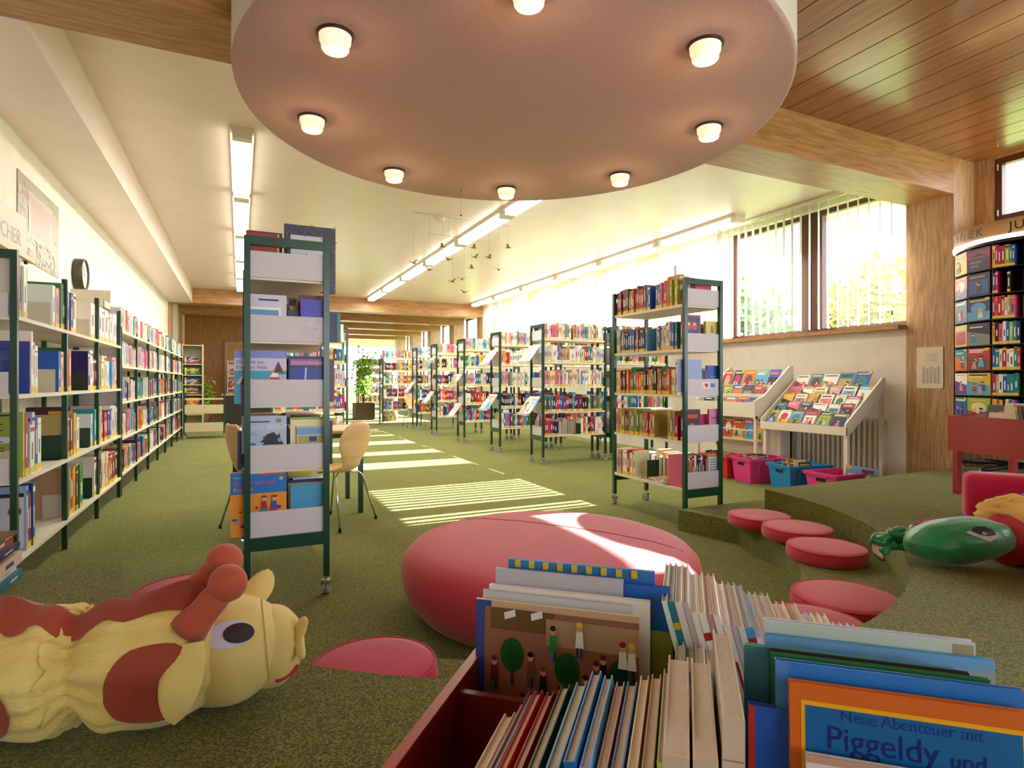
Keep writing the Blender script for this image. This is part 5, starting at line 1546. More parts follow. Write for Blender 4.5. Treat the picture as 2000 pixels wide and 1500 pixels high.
def surf(s, ph, off=0.0):
    c = axis(s)
    d = (axis(min(1, s + 0.02)) - axis(max(0, s - 0.02))).normalized()
    side = Vector((0, 0, 1)).cross(d).normalized()
    up = d.cross(side)
    r_ = rad(s)
    g = sum(math.exp(-((s - c_) / 0.06) ** 2) for c_ in (0.215, 0.50, 0.74))
    r_ += g * 0.007 * math.sin(19 * ph + 3 * pnoise(Vector((ph * 2, s * 5, 0)))) + 0.012 * pnoise(Vector((s * 14, math.cos(ph) * 2, math.sin(ph) * 2)))
    r_ += off
    v = side * (r_ * math.sin(ph)) + up * (r_ * math.cos(ph))
    p = c + v
    if p.z < 0.012:
        p.z = 0.012 - 0.02 * off
    return p
def surf_mesh(name, m, s0, s1, p0, p1, ns, npp, off=0.0, close=False, mask=None):
    vs, fs = [], []
    for i in range(ns + 1):
        for j in range(npp + 1):
            vs.append(tuple(surf(s0 + (s1 - s0) * i / ns, p0 + (p1 - p0) * j / npp, off)))
    for i in range(ns):
        for j in range(npp):
            q = i * (npp + 1) + j
            fs.append((q, q + 1, q + npp + 2, q + npp + 1))
    return MB().add(vs, fs, smooth=True).build(name, m, yp)
for a_, b_ in ((0.0, 0.215), (0.215, 0.50), (0.50, 0.74), (0.74, 1.0)):
    surf_mesh('body_segment', YP, a_, b_, 0, 2 * PI, 40, 96)
def spot(s0, p0, rs, rp, off=0.004):
    vs, fs = [tuple(surf(s0, p0, off + 0.001))], []
    nr, na = 6, 36
    for i in range(1, nr + 1):
        for j in range(na):
            t_ = 2 * PI * j / na
            k_ = i / nr
            vs.append(tuple(surf(s0 + rs * k_ * math.cos(t_), p0 + rp * k_ * math.sin(t_), off)))
    for j in range(na):
        fs.append((0, 1 + j, 1 + (j + 1) % na))
    for i in range(nr - 1):
        for j in range(na):
            a_ = 1 + i * na + j
            b_ = 1 + i * na + (j + 1) % na
            fs.append((a_, a_ + na, b_ + na, b_))
    MB().add(vs, fs, smooth=True).build('spot', TER, yp)
VIEW = PI / 2      # side of the body that faces the viewer
SG = 1
spot(0.10, SG * 1.62, 0.058, 0.62)
spot(0.34, SG * 1.75, 0.055, 0.60)
spot(0.445, SG * 2.2, 0.03, 0.36)
spot(0.60, SG * 1.05, 0.062, 0.50)
spot(0.31, SG * 0.45, 0.026, 0.2)
spot(0.84, SG * 1.2, 0.05, 0.5)
# ridge along the back
vs, fs = [], []
nr = 70
for i in range(nr + 1):
    s_ = 0.02 + 0.93 * i / nr
    wv = 0.30 + 0.06 * math.sin(i * 0.9)
    for ph, of in ((-wv + 0.25, 0.003), (-0.1 + 0.25, 0.03 + 0.016 * math.sin(i * 0.55)), (0.2, 0.036 + 0.016 * math.sin(i * 0.55)), (wv + 0.25, 0.003)):
        vs.append(tuple(surf(s_, ph, of)))
for i in range(nr):
    for j in range(3):
        q = i * 4 + j
        fs.append((q, q + 1, q + 5, q + 4))
MB().add(vs, fs, smooth=True).build('back_ridge', TER, yp)
# frill where the neck is gathered
for s_, k0 in ((0.225, 1), (0.51, 2)):
    vs, fs = [], []
    na = 80
    for j in range(na + 1):
        ph = 2 * PI * j / na
        for q, (ds, of) in enumerate(((-0.005, 0.0), (0.006, 0.008), (0.014, 0.010 + 0.004 * math.sin(ph * 6 + k0)))):
            vs.append(tuple(surf(s_ + ds + 0.006 * math.sin(ph * 9), ph, of)))
    for j in range(na):
        for q in range(2):
            i_ = j * 3 + q
            fs.append((i_, i_ + 1, i_ + 4, i_ + 3))
    MB().add(vs, fs, smooth=True).build('gathered_frill', YP if k0 else TER, yp)
# head
HC = (0.135, 0.005, 0.140)
RH = Matrix.Rotation(-0.08, 3, 'Y')
blob('head', HC, (0.145, 0.135, 0.132), YH, yp, RH, 56, 32, seed=2, amp=0.03)
blob('muzzle', (0.235, 0.015, 0.125), (0.090, 0.105, 0.105), YH, yp, RH, 48, 28, seed=5, amp=0.03)
def ear(name, base, tip, wid, th, m=YH, bend=(0, 0, 0)):
    b_, t_ = Vector(base), Vector(tip)
    mb = MB()
    d = t_ - b_
    w_ = Vector(wid)
    n_ = d.cross(w_).normalized()
    vs, fs = [], []
    nu, nv = 14, 12
    for i in range(nv + 1):
        s_ = i / nv
        ww = math.sin(PI * min(1, 0.22 + 0.78 * s_)) ** 0.6 if s_ < 1 else 0.0
        c = b_ + d * s_ + Vector(bend) * math.sin(PI * s_)
        for j in range(nu):
            t2 = 2 * PI * j / nu
            vs.append(tuple(c + w_ * (ww * math.cos(t2)) + n_ * (th * (ww + 0.15) * math.sin(t2)) * (1 + 0.15 * math.sin(7 * s_ + j))))
    for i in range(nv):
        for j in range(nu):
            fs.append((i * nu + j, i * nu + (j + 1) % nu, (i + 1) * nu + (j + 1) % nu, (i + 1) * nu + j))
    mb.add(vs, fs, smooth=True)
    return mb.build(name, m, yp)
ear('ear', (0.055, -0.135, 0.225), (0.035, -0.195, 0.075), (0.045, -0.012, 0.006), 0.016, bend=(0, -0.02, 0))
ear('ear', (0.195, 0.12, 0.21), (0.24, 0.15, 0.29), (0.038, 0, -0.01), 0.016)
ear('nostril_flap', (0.300, -0.035, 0.165), (0.327, -0.05, 0.195), (0.006, 0.022, 0.022), 0.010)
ear('nostril_flap', (0.300, -0.045, 0.15), (0.320, -0.075, 0.12), (0.006, 0.018, 0.020), 0.010)
for nm_, a_, b_, r_ in (('horn', (0.055, -0.105, 0.245), (0.125, -0.115, 0.330), 0.036), ('horn', (0.04, 0.02, 0.275), (0.115, -0.005, 0.355), 0.034)):
    A_, B_ = Vector(a_), Vector(b_)
    pts = [tuple(A_.lerp(B_, q / 5)) for q in range(6)]
    MB().tube(pts, [0.046, 0.040, 0.036, 0.034, 0.034, 0.030], 18).build('horn', HORN, yp)
    c_ = B_ + (B_ - A_).normalized() * 0.022
    blob('horn_ball', tuple(c_), (0.044, 0.044, 0.044), HORN, yp, nu=28, nv=18, seed=r_ * 100, amp=0.03)
def head_pt(d, off):
    d = Vector(d).normalized()
    p = RH @ Vector((d.x * 0.145, d.y * 0.135, d.z * 0.132))
    n_ = (RH @ Vector((d.x / 0.155, d.y / 0.145, d.z / 0.142))).normalized()
    return Vector(HC) + p * 1.015 + n_ * off
def eye_patch(name, c, U, V, ru, rv, off, m):
    c, U, V = Vector(c).normalized(), Vector(U).normalized(), Vector(V).normalized()
    vs, fs = [tuple(head_pt(c, off + 0.002))], []
    for i in range(1, 5):
        for j in range(28):
            t_ = 2 * PI * j / 28
            d = c + U * (ru * i / 4 * math.cos(t_)) + V * (rv * i / 4 * math.sin(t_))
            vs.append(tuple(head_pt(d, off)))
    for j in range(28):
        fs.append((0, 1 + j, 1 + (j + 1) % 28))
    for i in range(3):
        for j in range(28):
            a_, b_ = 1 + i * 28 + j, 1 + i * 28 + (j + 1) % 28
            fs.append((a_, a_ + 28, b_ + 28, b_))
    MB().add(vs, fs, smooth=True).build(name, m, yp)
eye_patch('eye_white', (0.10, -0.80, 0.58), (1, 0.05, -0.10), (0.05, 0.6, 0.8), 0.40, 0.24, 0.003, mat('felt_lavender', (214, 214, 240), 0.7))
eye_patch('pupil', (0.24, -0.80, 0.56), (1, 0.05, -0.14), (0.05, 0.6, 0.8), 0.24, 0.17, 0.006, mat('felt_dark', (48, 38, 40), 0.6))
pts = []
for k_ in range(13):
    t_ = k_ / 12
    d = Vector((0.10 + 0.75 * t_, -0.80 + 0.1 * t_, -0.50 - 0.06 * math.sin(PI * t_)))
    d.normalize()
    p = RH @ Vector((d.x * 0.090, d.y * 0.105, d.z * 0.105))
    pts.append(tuple(Vector((0.235, 0.015, 0.125)) + p * 1.02))
MB().tube(pts, 0.0045, 6).build('mouth', mat('mouth_cord', (190, 40, 80), 0.7), yp)
MB().tube([tuple(head_pt((0.62, -0.78 * math.cos(a_), 0.78 * math.sin(a_)), 0.0005)) for a_ in [-0.9 + 0.2 * q for q in range(14)]], 0.0010, 5).build('face_seam', mat('seam_tan', (196, 160, 90), 0.8), yp)

# ---------------------------------------------------------------- books stacked on the platform at the left edge
R = random.Random(8)
z_ = 0.3205
stk = [('teal', 0.03, 'teal book at the bottom of the stack at the left edge'), ('white', 0.03, 'white book, second from the bottom of the left edge stack'), ('cream', 0.05, 'thick cream book in the middle of the left edge stack'),
       ('black', 0.02, 'black book below the red one in the left edge stack'), ('navy', 0.02, 'navy book below the red top books in the left edge stack'), ('red', 0.04, 'thick red book near the top of the left edge stack'), ('brown', 0.012, 'brown book on top of the left edge stack')]
for k_, (c_, t_, lb) in enumerate(stk):
    L_ = R.uniform(0.26, 0.29)
    o = book_mb(t_, 0.2, L_, c_, R=R, sticker=False).build('book', [VC, PAGE])
    o.matrix_world = Matrix.Translation((-0.84 - R.uniform(0, 0.02), 3.16 - L_ - R.uniform(0, 0.02), z_)) @ Matrix.Rotation(-PI / 2, 4, 'X') @ Matrix.Rotation(PI / 2, 4, 'Z') @ Matrix.Translation((-t_, 0, 0))
    # lie flat, spine towards the aisle
    o.matrix_world = Matrix.Translation((-0.84 - 0.02 * (k_ % 2), 3.14 - 0.01 * k_, z_)) @ Matrix(((0, -1, 0, 0), (0, 0, -1, 0), (1, 0, 0, 0), (0, 0, 0, 1)))
    tag(o, lb, 'book', 'stack at the left edge')
    N_OBJ[0] += 1
    z_ += t_ + 0.0006

# ---------------------------------------------------------------- reading table and chairs
tb = thing('reading_table', 'table with green legs behind the left-hand trolley', 'table', (-0.05, 5.14, 0))
MB().rbox((0, 0, 0.70), (1.03, 0.72, 0.725), 0.006, 2).build('tabletop', mat('table_beech', (196, 170, 120), 0.4), tb)
MB().box((0.02, 0.02, 0.66), (1.01, 0.05, 0.70)).build('rail', GREEN, tb)
MB().box((0.98, 0.02, 0.66), (1.01, 0.70, 0.70)).build('rail', GREEN, tb)
for x_, y_ in ((0.0, 0.0), (0.99, 0.0), (0.0, 0.68), (0.99, 0.68)):
    MB().box((x_, y_, 0), (x_ + 0.04, y_ + 0.04, 0.70)).build('leg', GREEN, tb)
PLY = noisy(mat('beech_ply', rough=0.35), 3, (222, 180, 122), (232, 194, 138), stretch=(1, 1, 8))
def chair(label, loc, rz):
    t = thing('shell_chair', label, 'chair', loc, rz)
    # seat faces +y; shell outline swept from seat front to top of back
    prof = [(0.20, 0.445, 0.17), (0.10, 0.44, 0.205), (0.0, 0.43, 0.21), (-0.10, 0.43, 0.17), (-0.155, 0.45, 0.12), (-0.19, 0.50, 0.105), (-0.205, 0.56, 0.15), (-0.215, 0.64, 0.19), (-0.23, 0.72, 0.195), (-0.245, 0.79, 0.15), (-0.25, 0.83, 0.08)]
    vs, fs = [], []
    nx = 9
    for lay in (0, 1):
        for i, (y_, z_, w_) in enumerate(prof):
            for j in range(nx):
                u = -1 + 2 * j / (nx - 1)
                cv = 0.03 * u * u
                vs.append((w_ * u, y_ + (cv if i > 4 else 0) - (0.010 * lay if i > 4 else 0), z_ + (cv if i <= 4 else 0) - (0.010 * lay if i <= 4 else 0)))
    n_ = len(prof) * nx
    for i in range(len(prof) - 1):
        for j in range(nx - 1):
            q = i * nx + j
            fs.append((q, q + 1, q + nx + 1, q + nx))
            fs.append((n_ + q, n_ + q + nx, n_ + q + nx + 1, n_ + q + 1))
    rim = [j for j in range(nx)] + [i * nx + nx - 1 for i in range(1, len(prof))] + [(len(prof) - 1) * nx + j for j in range(nx - 2, -1, -1)] + [i * nx for i in range(len(prof) - 2, 0, -1)]
    for a_, b_ in zip(rim, rim[1:] + rim[:1]):
        fs.append((a_, n_ + a_, n_ + b_, b_))
    MB().add(vs, fs, smooth=True).build('shell', PLY, t)
    for sx in (-1, 1):
        for sy in (-1, 1):
            lg = MB().tube([(sx * 0.05, sy * 0.07, 0.415), (sx * 0.14, sy * 0.12, 0.41), (sx * 0.17, sy * 0.14, 0.38), (sx * 0.24, sy * 0.23, 0.012)], 0.008, 8).build('leg', CHROME, t)
            MB().cyl((sx * 0.238, sy * 0.228, 0.0), (sx * 0.24, sy * 0.23, 0.03), 0.012, n=10).build('foot_cap', BLACK, lg)
    return t
chair('beech shell chair with chrome legs right of the left-hand trolley', (0.70, 4.86, 0), PI / 2 - 0.80)
chair('beech shell chair mostly hidden left behind the left-hand trolley', (0.16, 4.92, 0), -PI / 2 + 0.35)

# ---------------------------------------------------------------- hanging bird mobile
mo = thing('bird_mobile', 'mobile of small golden birds hanging before the ceiling strips', 'mobile', (1.73, 4.71, 2.8))
GOLD = mat('gold_card', (176, 132, 40), 0.5)
THR = mat('thread', (120, 116, 108), 0.8)
MB().cyl((0, 0, 0), (0, 0, -0.008), 0.006, n=8).cyl((0, 0, -0.008), (0, 0, -0.215), 0.0009, n=4).build('hook', THR, mo)
MB().ell((0, 0, -0.215), (0.007, 0.007, 0.009), None, 8, 6).build('weight', BLACK, mo)
birds = [(-0.15, 0.05, -0.49), (0.16, 0.1, -0.46), (0.47, 0.04, -0.44), (-0.13, -0.05, -0.62), (0.14, 0.02, -0.56), (0.22, -0.1, -0.58), (0.16, 0.15, -0.63), (0.33, -0.06, -0.67), (-0.28, 0.0, -0.71), (-0.05, 0.08, -0.78), (0.0, -0.03, -0.775), (0.05, 0.05, -0.87), (-0.40, 0.06, -0.65)]
bmesh_bird = MB()
bmesh_bird.M = Matrix.Scale(1.35, 4)
bmesh_bird.ell((0, 0, 0), (0.020, 0.006, 0.005), None, 8, 6)
bmesh_bird.add([(0.008, 0, 0.002), (-0.008, 0, 0.002), (-0.014, 0.034, 0.014), (0.002, 0.036, 0.016)], [(0, 1, 2, 3)])
bmesh_bird.add([(0.008, 0, 0.002), (-0.008, 0, 0.002), (-0.014, -0.034, 0.014), (0.002, -0.036, 0.016)], [(3, 2, 1, 0)])
bmesh_bird.add([(-0.018, 0, 0), (-0.034, 0.009, 0.002), (-0.034, -0.009, 0.002)], [(0, 1, 2)])
bme = bmesh_bird.mesh('bird', [GOLD])
R = random.Random(4)
arms = [(-0.42, 0.48, -0.24), (-0.30, 0.20, -0.40)]
for a_, b_, z_ in arms:
    MB().cyl((a_, 0, z_), (b_, 0.05, z_), 0.0012, n=4).build('arm', THR, mo)
for q in birds:
    link_mesh('bird', bme, mo, q, R.uniform(-0.6, 0.6) + (0 if R.random() < 0.6 else PI / 2))
    MB().cyl(q, (q[0], q[1], -0.24 if abs(q[0]) > 0.1 else -0.40), 0.0006, n=3).build('thread', THR, mo)
MB().cyl((0, 0, -0.215), (-0.42, 0, -0.24), 0.0008, n=3).cyl((0, 0, -0.215), (0.48, 0.05, -0.24), 0.0008, n=3).cyl((0, 0, -0.215), (0, 0, -0.40), 0.0008, n=3).build('hanger', THR, mo)

# ---------------------------------------------------------------- far end of the hall
BOARD = mat('cart_cream', (196, 186, 146), 0.5)
rc = thing('return_cart', 'low cream book return cart on casters at the far left', 'cart', (-1.02, 13.2, 0))
mb = MB()
for z_ in (0.14, 0.50, 0.78):
    MB().box((0.03, 0, z_), (0.72, 0.4, z_ + 0.02)).build('shelf', BOARD, rc)
for z_ in (0.16, 0.52):
    MB().box((0.03, 0.0, z_), (0.72, 0.012, z_ + 0.16)).build('front_board', BOARD, rc)
for x_ in (0.0, 0.72):
    for y_ in (0.0, 0.37):
        MB().box((x_, y_, 0.1), (x_ + 0.03, y_ + 0.03, 0.92)).build('post', GREEN, rc)
add_casters(rc, [(0.015, 0.015), (0.735, 0.015), (0.015, 0.385), (0.735, 0.385)])
def tall_case(name, label, loc, w, h, d, m, zs, pal, seed, rz=0.0, lying=False):
    t = thing(name, label, 'bookshelf', loc, rz)
    for x_ in (0, w - 0.02):
        box1((x_, 0, 0), (x_ + 0.02, d, h)).build('side_panel', m, t)
    box1((0.02, d - 0.01, 0.05), (w - 0.02, d, h)).build('back_panel', m, t)
    for z_ in list(zs) + [h - 0.02]:
        box1((0.02, 0.005, z_ - 0.02), (w - 0.02, d - 0.01, z_)).build('shelf', m, t)
    R = random.Random(seed)
    for z_ in zs:
        if lying:
            for k_ in range(5):
                M = Matrix.Translation((loc[0] + 0.05, loc[1] + 0.01, z_ + 0.032 * k_ + 0.001)) @ Matrix.Rotation(PI / 2, 4, 'Y') @ Matrix.Translation((-0.03, 0, 0))
                stuff_book(M, 0.03, 0.2, w - 0.12 - R.uniform(0, 0.05), R.choice(pal), R)
        else:
            if rz == 0.0:
                row((loc[0] + 0.03, loc[1] + 0.01), 0, w - 0.06, z_, pal, 'stuff', '', seed=seed + int(z_ * 10))
    return t
tall_case('bookcase', 'cream bookcase of flat stacked colourful items at the far left wall', (-1.18, 15.0, 0), 0.42, 2.0, 0.35, BOARD, [0.4, 0.62, 0.85, 1.08, 1.3, 1.55], ['red', 'blue', 'yellow', 'navy', 'orange', 'dark red', 'green'], 601, lying=True)
tall_case('bookcase', 'dark bookcase beside the far left wall', (-1.42, 14.2, 0), 0.22, 1.95, 0.3, mat('dark_case', (30, 26, 22), 0.5), [0.4, 0.8, 1.2], ['cream', 'tan'], 602)
tall_case('bookcase', 'pale bookcase before the far oak wall', (-0.32, 18.4, 0), 0.9, 1.75, 0.3, WHITE, [0.3, 0.6, 0.95, 1.3], ['cream', 'red', 'green', 'white', 'dark red', 'rose'], 603)
ds = thing('counter', 'dark library counter with pale top at the far left', 'counter', (-0.40, 16.9, 0))
box1((0, 0, 0), (2.0, 0.6, 0.78)).build('body', mat('counter_dark', (44, 34, 24), 0.5), ds)
box1((-0.03, -0.03, 0.78), (2.03, 0.63, 0.82)).build('top', mat('counter_top', (206, 160, 96), 0.4), ds)
ol = thing('desk_lamp', 'orange shaded lamp on the far counter', 'lamp', (0.05, 17.15, 0.82))
MB().lathe([(0.10, 0), (0.10, 0.02), (0.015, 0.03), (0.015, 0.24), (0, 0.24)], 20).build('base', BLACK, ol)
MB().lathe([(0.26, 0.20), (0.22, 0.29), (0.10, 0.36), (0, 0.38)], 28).build('shade', mat('orange_shade', (226, 84, 24), 0.4), ol)
def plant(label, loc, h, r, n, seed, pot=True, z0=0.35):
    t = thing('potted_plant', label, 'plant', loc)
    R = random.Random(seed)
    if pot:
        MB().lathe([(0, 0), (0.14, 0), (0.18, 0.3), (0.165, 0.3), (0.16, 0.27), (0, 0.27)], 24).build('pot', mat('clay_pot', (120, 80, 60), 0.7), t)
    stems = MB()
    lf = MB()
    for k_ in range(7):
        a_ = R.uniform(0, 2 * PI)
        tip = Vector((r * 0.7 * math.cos(a_), r * 0.7 * math.sin(a_), z0 + (h - z0) * R.uniform(0.6, 1.0)))
        mid = Vector((tip.x * 0.4, tip.y * 0.4, z0 + (tip.z - z0) * 0.5))
        stems.tube([(0, 0, z0 - 0.1), tuple(mid), tuple(tip)], [0.012, 0.008, 0.003], 5)
        for q in range(n // 7):
            s_ = R.uniform(0.15, 1)
            p = Vector((0, 0, z0)).lerp(mid, s_ * 2) if s_ < 0.5 else mid.lerp(tip, s_ * 2 - 1)
            c = p + Vector((R.gauss(0, r * 0.28), R.gauss(0, r * 0.28), R.gauss(0, 0.08)))
            d = Vector((R.uniform(-1, 1), R.uniform(-1, 1), R.uniform(-0.8, 0.5))).normalized() * R.uniform(0.05, 0.09)
            w_ = d.orthogonal().normalized() * 0.028
            lf.add([tuple(c - d), tuple(c + w_), tuple(c + d), tuple(c - w_)], [(0, 1, 2, 3)])
    stems.build('stem', mat('stem_brown', (110, 90, 50), 0.8), t)
    tag(lf.build('foliage', LEAF, t), kind='stuff')
    return t
px_ = thing('planter_box', 'square dark brown planter box at the far end of the hall', 'planter', (3.10, 17.4, 0))
mb = MB()
w_, h_ = 0.56, 0.50
mb.box((0, 0, 0.03), (w_, 0.02, h_)).box((0, w_ - 0.02, 0.03), (w_, w_, h_)).box((0, 0.02, 0.03), (0.02, w_ - 0.02, h_)).box((w_ - 0.02, 0.02, 0.03), (w_, w_ - 0.02, h_)).box((0.02, 0.02, 0.0), (w_ - 0.02, w_ - 0.02, 0.05))
mb.build('box', mat('planter_brown', (66, 44, 26), 0.5), px_)
box1((0.02, 0.02, 0.40), (w_ - 0.02, w_ - 0.02, 0.44)).build('soil', mat('soil', (40, 30, 22), 1.0), px_)
plant('tall leafy green plant in the brown planter box, far end', (3.38, 17.68, 0.42), 1.75, 0.42, 760, 3, pot=False, z0=0.12)
plant('green potted plant by the far oak wall', (-0.86, 17.2, 0), 1.45, 0.32, 260, 5)
# spinners and shelves in the bright far room
ws = thing('leaflet_spinner', 'white leaflet spinner stand left of the far plant', 'display stand', (3.05, 20.2, 0))
MB().lathe([(0, 0.1), (0.24, 0.1), (0.24, 0.13), (0.03, 0.15), (0.03, 1.95), (0, 1.95)], 24).build('stand', WHITE, ws)
for k_ in range(8):
    MB().lathe([(0.06, 0.2 + 0.22 * k_), (0.20, 0.2 + 0.22 * k_), (0.24, 0.26 + 0.22 * k_)], 8, smooth=False).build('pocket', WHITE, ws)
    o = MB().box((-0.12, -0.26, 0.22 + 0.22 * k_), (0.0, -0.255, 0.38 + 0.22 * k_), 0, lin(PAL[['cream', 'light blue', 'tan', 'blue'][k_ % 4]])).build('leaflet', VC, ws)
MB().cyl((0, 0, 0), (0, 0, 0.1), 0.16, n=16).build('base', BLACK, ws)
gs = thing('card_spinner', 'tall wire spinner of small booklets beside the far planter', 'display stand', (4.0, 16.9, 0))
MB().lathe([(0, 0.0), (0.22, 0.0), (0.22, 1.35), (0.16, 1.62), (0, 1.7)], 18).build('drum', noisy(mat('booklet_mass', rough=0.7), 14, (120, 110, 90), (206, 196, 170), stretch=(1, 1, 1.6), lo=0.45, hi=0.55), gs)
for k_ in range(7):
    pts = [(0.235 * math.cos(2 * PI * j / 20), 0.235 * math.sin(2 * PI * j / 20), 0.2 + 0.19 * k_) for j in range(21)]
    MB().tube(pts, 0.006, 5, caps=False).build('wire_ring', CHROME, gs)
chair('beech chair standing before the last double trolley, far end', (4.05, 14.5, 0), PI)
for q, (x_, y_) in enumerate(((2.2, 21.5), (3.9, 21.8))):
    shelf_unit(['green framed trolley in the far bright room, left', 'green framed trolley in the far bright room, right'][q], (x_, y_, 0), -PI / 2, 0.38, 1.0, 1.9, ZR)
    for j, z in enumerate(ZR):
        row((x_ + 0.03, y_ - 0.375), 0, 0.94, z, WARM, 'stuff', '', seed=700 + j + q * 9)

# ---------------------------------------------------------------- red book bin in the foreground
th_ = math.radians(41.9)
V_ = Vector((math.sin(th_), math.cos(th_), 0))
U_ = Vector((V_.y, -V_.x, 0))
BINR = Matrix(((U_.x, V_.x, 0, 0), (U_.y, V_.y, 0, 0), (0, 0, 1, 0), (0, 0, 0, 1)))     # local x = u, y = v
def bin_box(label, M, u0, u1, v0, v1, zt, zf, cols, rows_, REDW=REDW):
    t = thing('book_bin', label, 'book bin')
    t.matrix_world = M
    th = 0.016
    for a_, b_ in (((u0, v0), (u0 + th, v1)), ((u1 - th, v0), (u1, v1)), ((u0 + th, v0), (u1 - th, v0 + th)), ((u0 + th, v1 - th), (u1 - th, v1))):
        MB().box((a_[0], a_[1], zf - 0.06), (b_[0], b_[1], zt - 0.002), 0).box((a_[0], a_[1], zt - 0.002), (b_[0], b_[1], zt), 1).build('side_board', [REDW, REDEDGE], t)
    MB().box((u0 + th, v0 + th, zf - 0.012), (u1 - th, v1 - th, zf)).build('tray_floor', REDW, t)
    for v_ in rows_:
        MB().box((u0 + th, v_ - 0.006, zf), (u1 - th, v_ + 0.006, zt - 0.012)).build('divider', REDW, t)
    for u_ in cols:
        MB().box((u_ - 0.006, v0 + th, zf), (u_ + 0.006, v1 - th, zt - 0.05)).build('divider', REDW, t)
    for u_ in (u0 + 0.02, u1 - 0.06):
        for v_ in (v0 + 0.02, v1 - 0.06):
            MB().box((u_, v_, 0.32), (u_ + 0.04, v_ + 0.04, zf - 0.02)).build('leg', REDW, t)
    return t
bin_box('shade-darkened red wooden book bin in the foreground, divided into compartments', BINR, -0.355, 0.385, 0.50, 1.20, 0.68, 0.49, [0.018], [0.842], REDSHADED)
BZ = 0.491
def bk(u, v, z, rz, lean_x, lean_y, t, d, h, col, label, art=None, side=-1, spine=None, title=True, group=None, page=None):
    """book in bin coordinates; its local frame has the spine at y=0"""
    o = book_mb(t, d, h, col, art, side, sticker=False, title=title, R=random.Random(int(abs(u) * 1000 + v * 377)), spine=spine)
    o = o.build('book', [VC, PAGE])
    o.matrix_world = BINR @ Matrix.Translation((u, v, z)) @ Matrix.Rotation(rz, 4, 'Z') @ Matrix.Rotation(lean_x, 4, 'X') @ Matrix.Rotation(lean_y, 4, 'Y')
    N_OBJ[0] += 1
    return tag(o, label, 'book', group)
# facing books: broad side to the viewer (-v); local +x face turned to -v
def facing(u, v, z, w, h, t, col, label, art=None, lean=0.12, yaw=0.0, backside=False, group=None):
    """cover seen from the front; w across u, h up, leaning back by lean"""
    mb = book_mb(t, w, h, col, art, 1, sticker=False, title=False, R=random.Random(int(w * 10000 + h * 100)))
    o = mb.build('book', [VC, PAGE])
    # local (x thickness, y width, z height) -> (x -> -v, y -> u)
    F = Matrix(((0, 1, 0, 0), (-1, 0, 0, 0), (0, 0, 1, 0), (0, 0, 0, 1)))
    o.matrix_world = BINR @ Matrix.Translation((u, v, z)) @ Matrix.Rotation(yaw, 4, 'Z') @ Matrix.Rotation(-lean, 4, 'X') @ F
    N_OBJ[0] += 1
    return tag(o, label, 'book', group)
RW = random.Random(17)
wim = [('r', 0, 0, 1, 1, (206, 170, 140)), ('r', 0.0, 0.0, 0.1, 1, (50, 70, 150)), ('r', 0.06, 0.0, 1, 0.965, (150, 96, 76)), ('r', 0.1, 0.84, 0.5, 0.965, (110, 76, 40)), ('r', 0.45, 0.78, 1, 0.93, (176, 144, 104)), ('r', 0.1, 0.0, 1, 0.30, (166, 98, 84))]
def person(x, y, s, c, hc=None):
    return [('p', [(x - 0.022 * s, y - 0.05 * s), (x + 0.022 * s, y - 0.05 * s), (x + 0.016 * s, y + 0.03 * s), (x - 0.016 * s, y + 0.03 * s)], c), ('r', x - 0.016 * s, y - 0.10 * s, x - 0.004 * s, y - 0.05 * s, RW.choice(['navy', 'brown', 'teal'])), ('r', x + 0.004 * s, y - 0.10 * s, x + 0.016 * s, y - 0.05 * s, 'navy'),
            ('e', x, y + 0.05 * s, 0.015 * s, 0.022 * s, (216, 150, 120)), ('e', x, y + 0.064 * s, 0.016 * s, 0.014 * s, hc or RW.choice(['yellow', 'brown', 'black', 'dark red']))]
for x_, y_ in ((0.19, 0.9), (0.36, 0.91), (0.55, 0.93)):
    wim += [('p', [(x_, y_), (x_ + 0.07, y_ + 0.025), (x_ + 0.065, y_ + 0.065), (x_ - 0.005, y_ + 0.04)], 'white')] if x_ < 0.5 else []
for x_, y_ in ((0.24, 0.70), (0.58, 0.66), (0.90, 0.66)):
    wim += [('r', x_ - 0.008, y_ - 0.18, x_ + 0.008, y_, (70, 50, 30)), ('e', x_, y_, 0.075, 0.10, (8, 84, 22)), ('e', x_ + 0.01, y_ - 0.01, 0.055, 0.07, (14, 70, 24))]
for x_, y_, c_ in [(0.13, 0.60, 'dark red'), (0.36, 0.65, 'brown'), (0.44, 0.58, 'black'), (0.50, 0.82, 'green'), (0.66, 0.86, 'white'), (0.76, 0.66, 'brown'), (0.80, 0.70, 'black'), (0.70, 0.58, 'dark red'), (0.55, 0.50, 'dark green'), (0.72, 0.42, 'blue'), (0.83, 0.44, 'teal'), (0.96, 0.52, 'green'), (0.16, 0.36, 'brown'), (0.23, 0.34, 'brown'), (0.33, 0.45, 'tan'), (0.38, 0.32, 'dark red'), (0.47, 0.38, 'brown'), (0.60, 0.34, 'green'), (0.68, 0.30, 'white'), (0.40, 0.2, 'teal'), (0.28, 0.22, 'brown'), (0.86, 0.3, 'red'), (0.92, 0.82, 'white'), (0.97, 0.82, 'white')]:
    wim += person(x_, y_, 1.15, c_)
for x_, y_ in ((0.55, 0.27), (0.79, 0.38), (0.64, 0.22), (0.18, 0.5), (0.51, 0.42)):
    wim += [('r', x_ - 0.025, y_ - 0.035, x_ + 0.025, y_ + 0.03, 'white')] + [('r', x_ - 0.018, y_ - 0.02 + 0.015 * q, x_ + 0.018, y_ - 0.016 + 0.015 * q, 'black') for q in range(3)]
facing(-0.345, 0.935, BZ, 0.275, 0.285, 0.007, 'cream', 'crowded street scene picture book with green trees, front left of the bin', wim, lean=0.03)
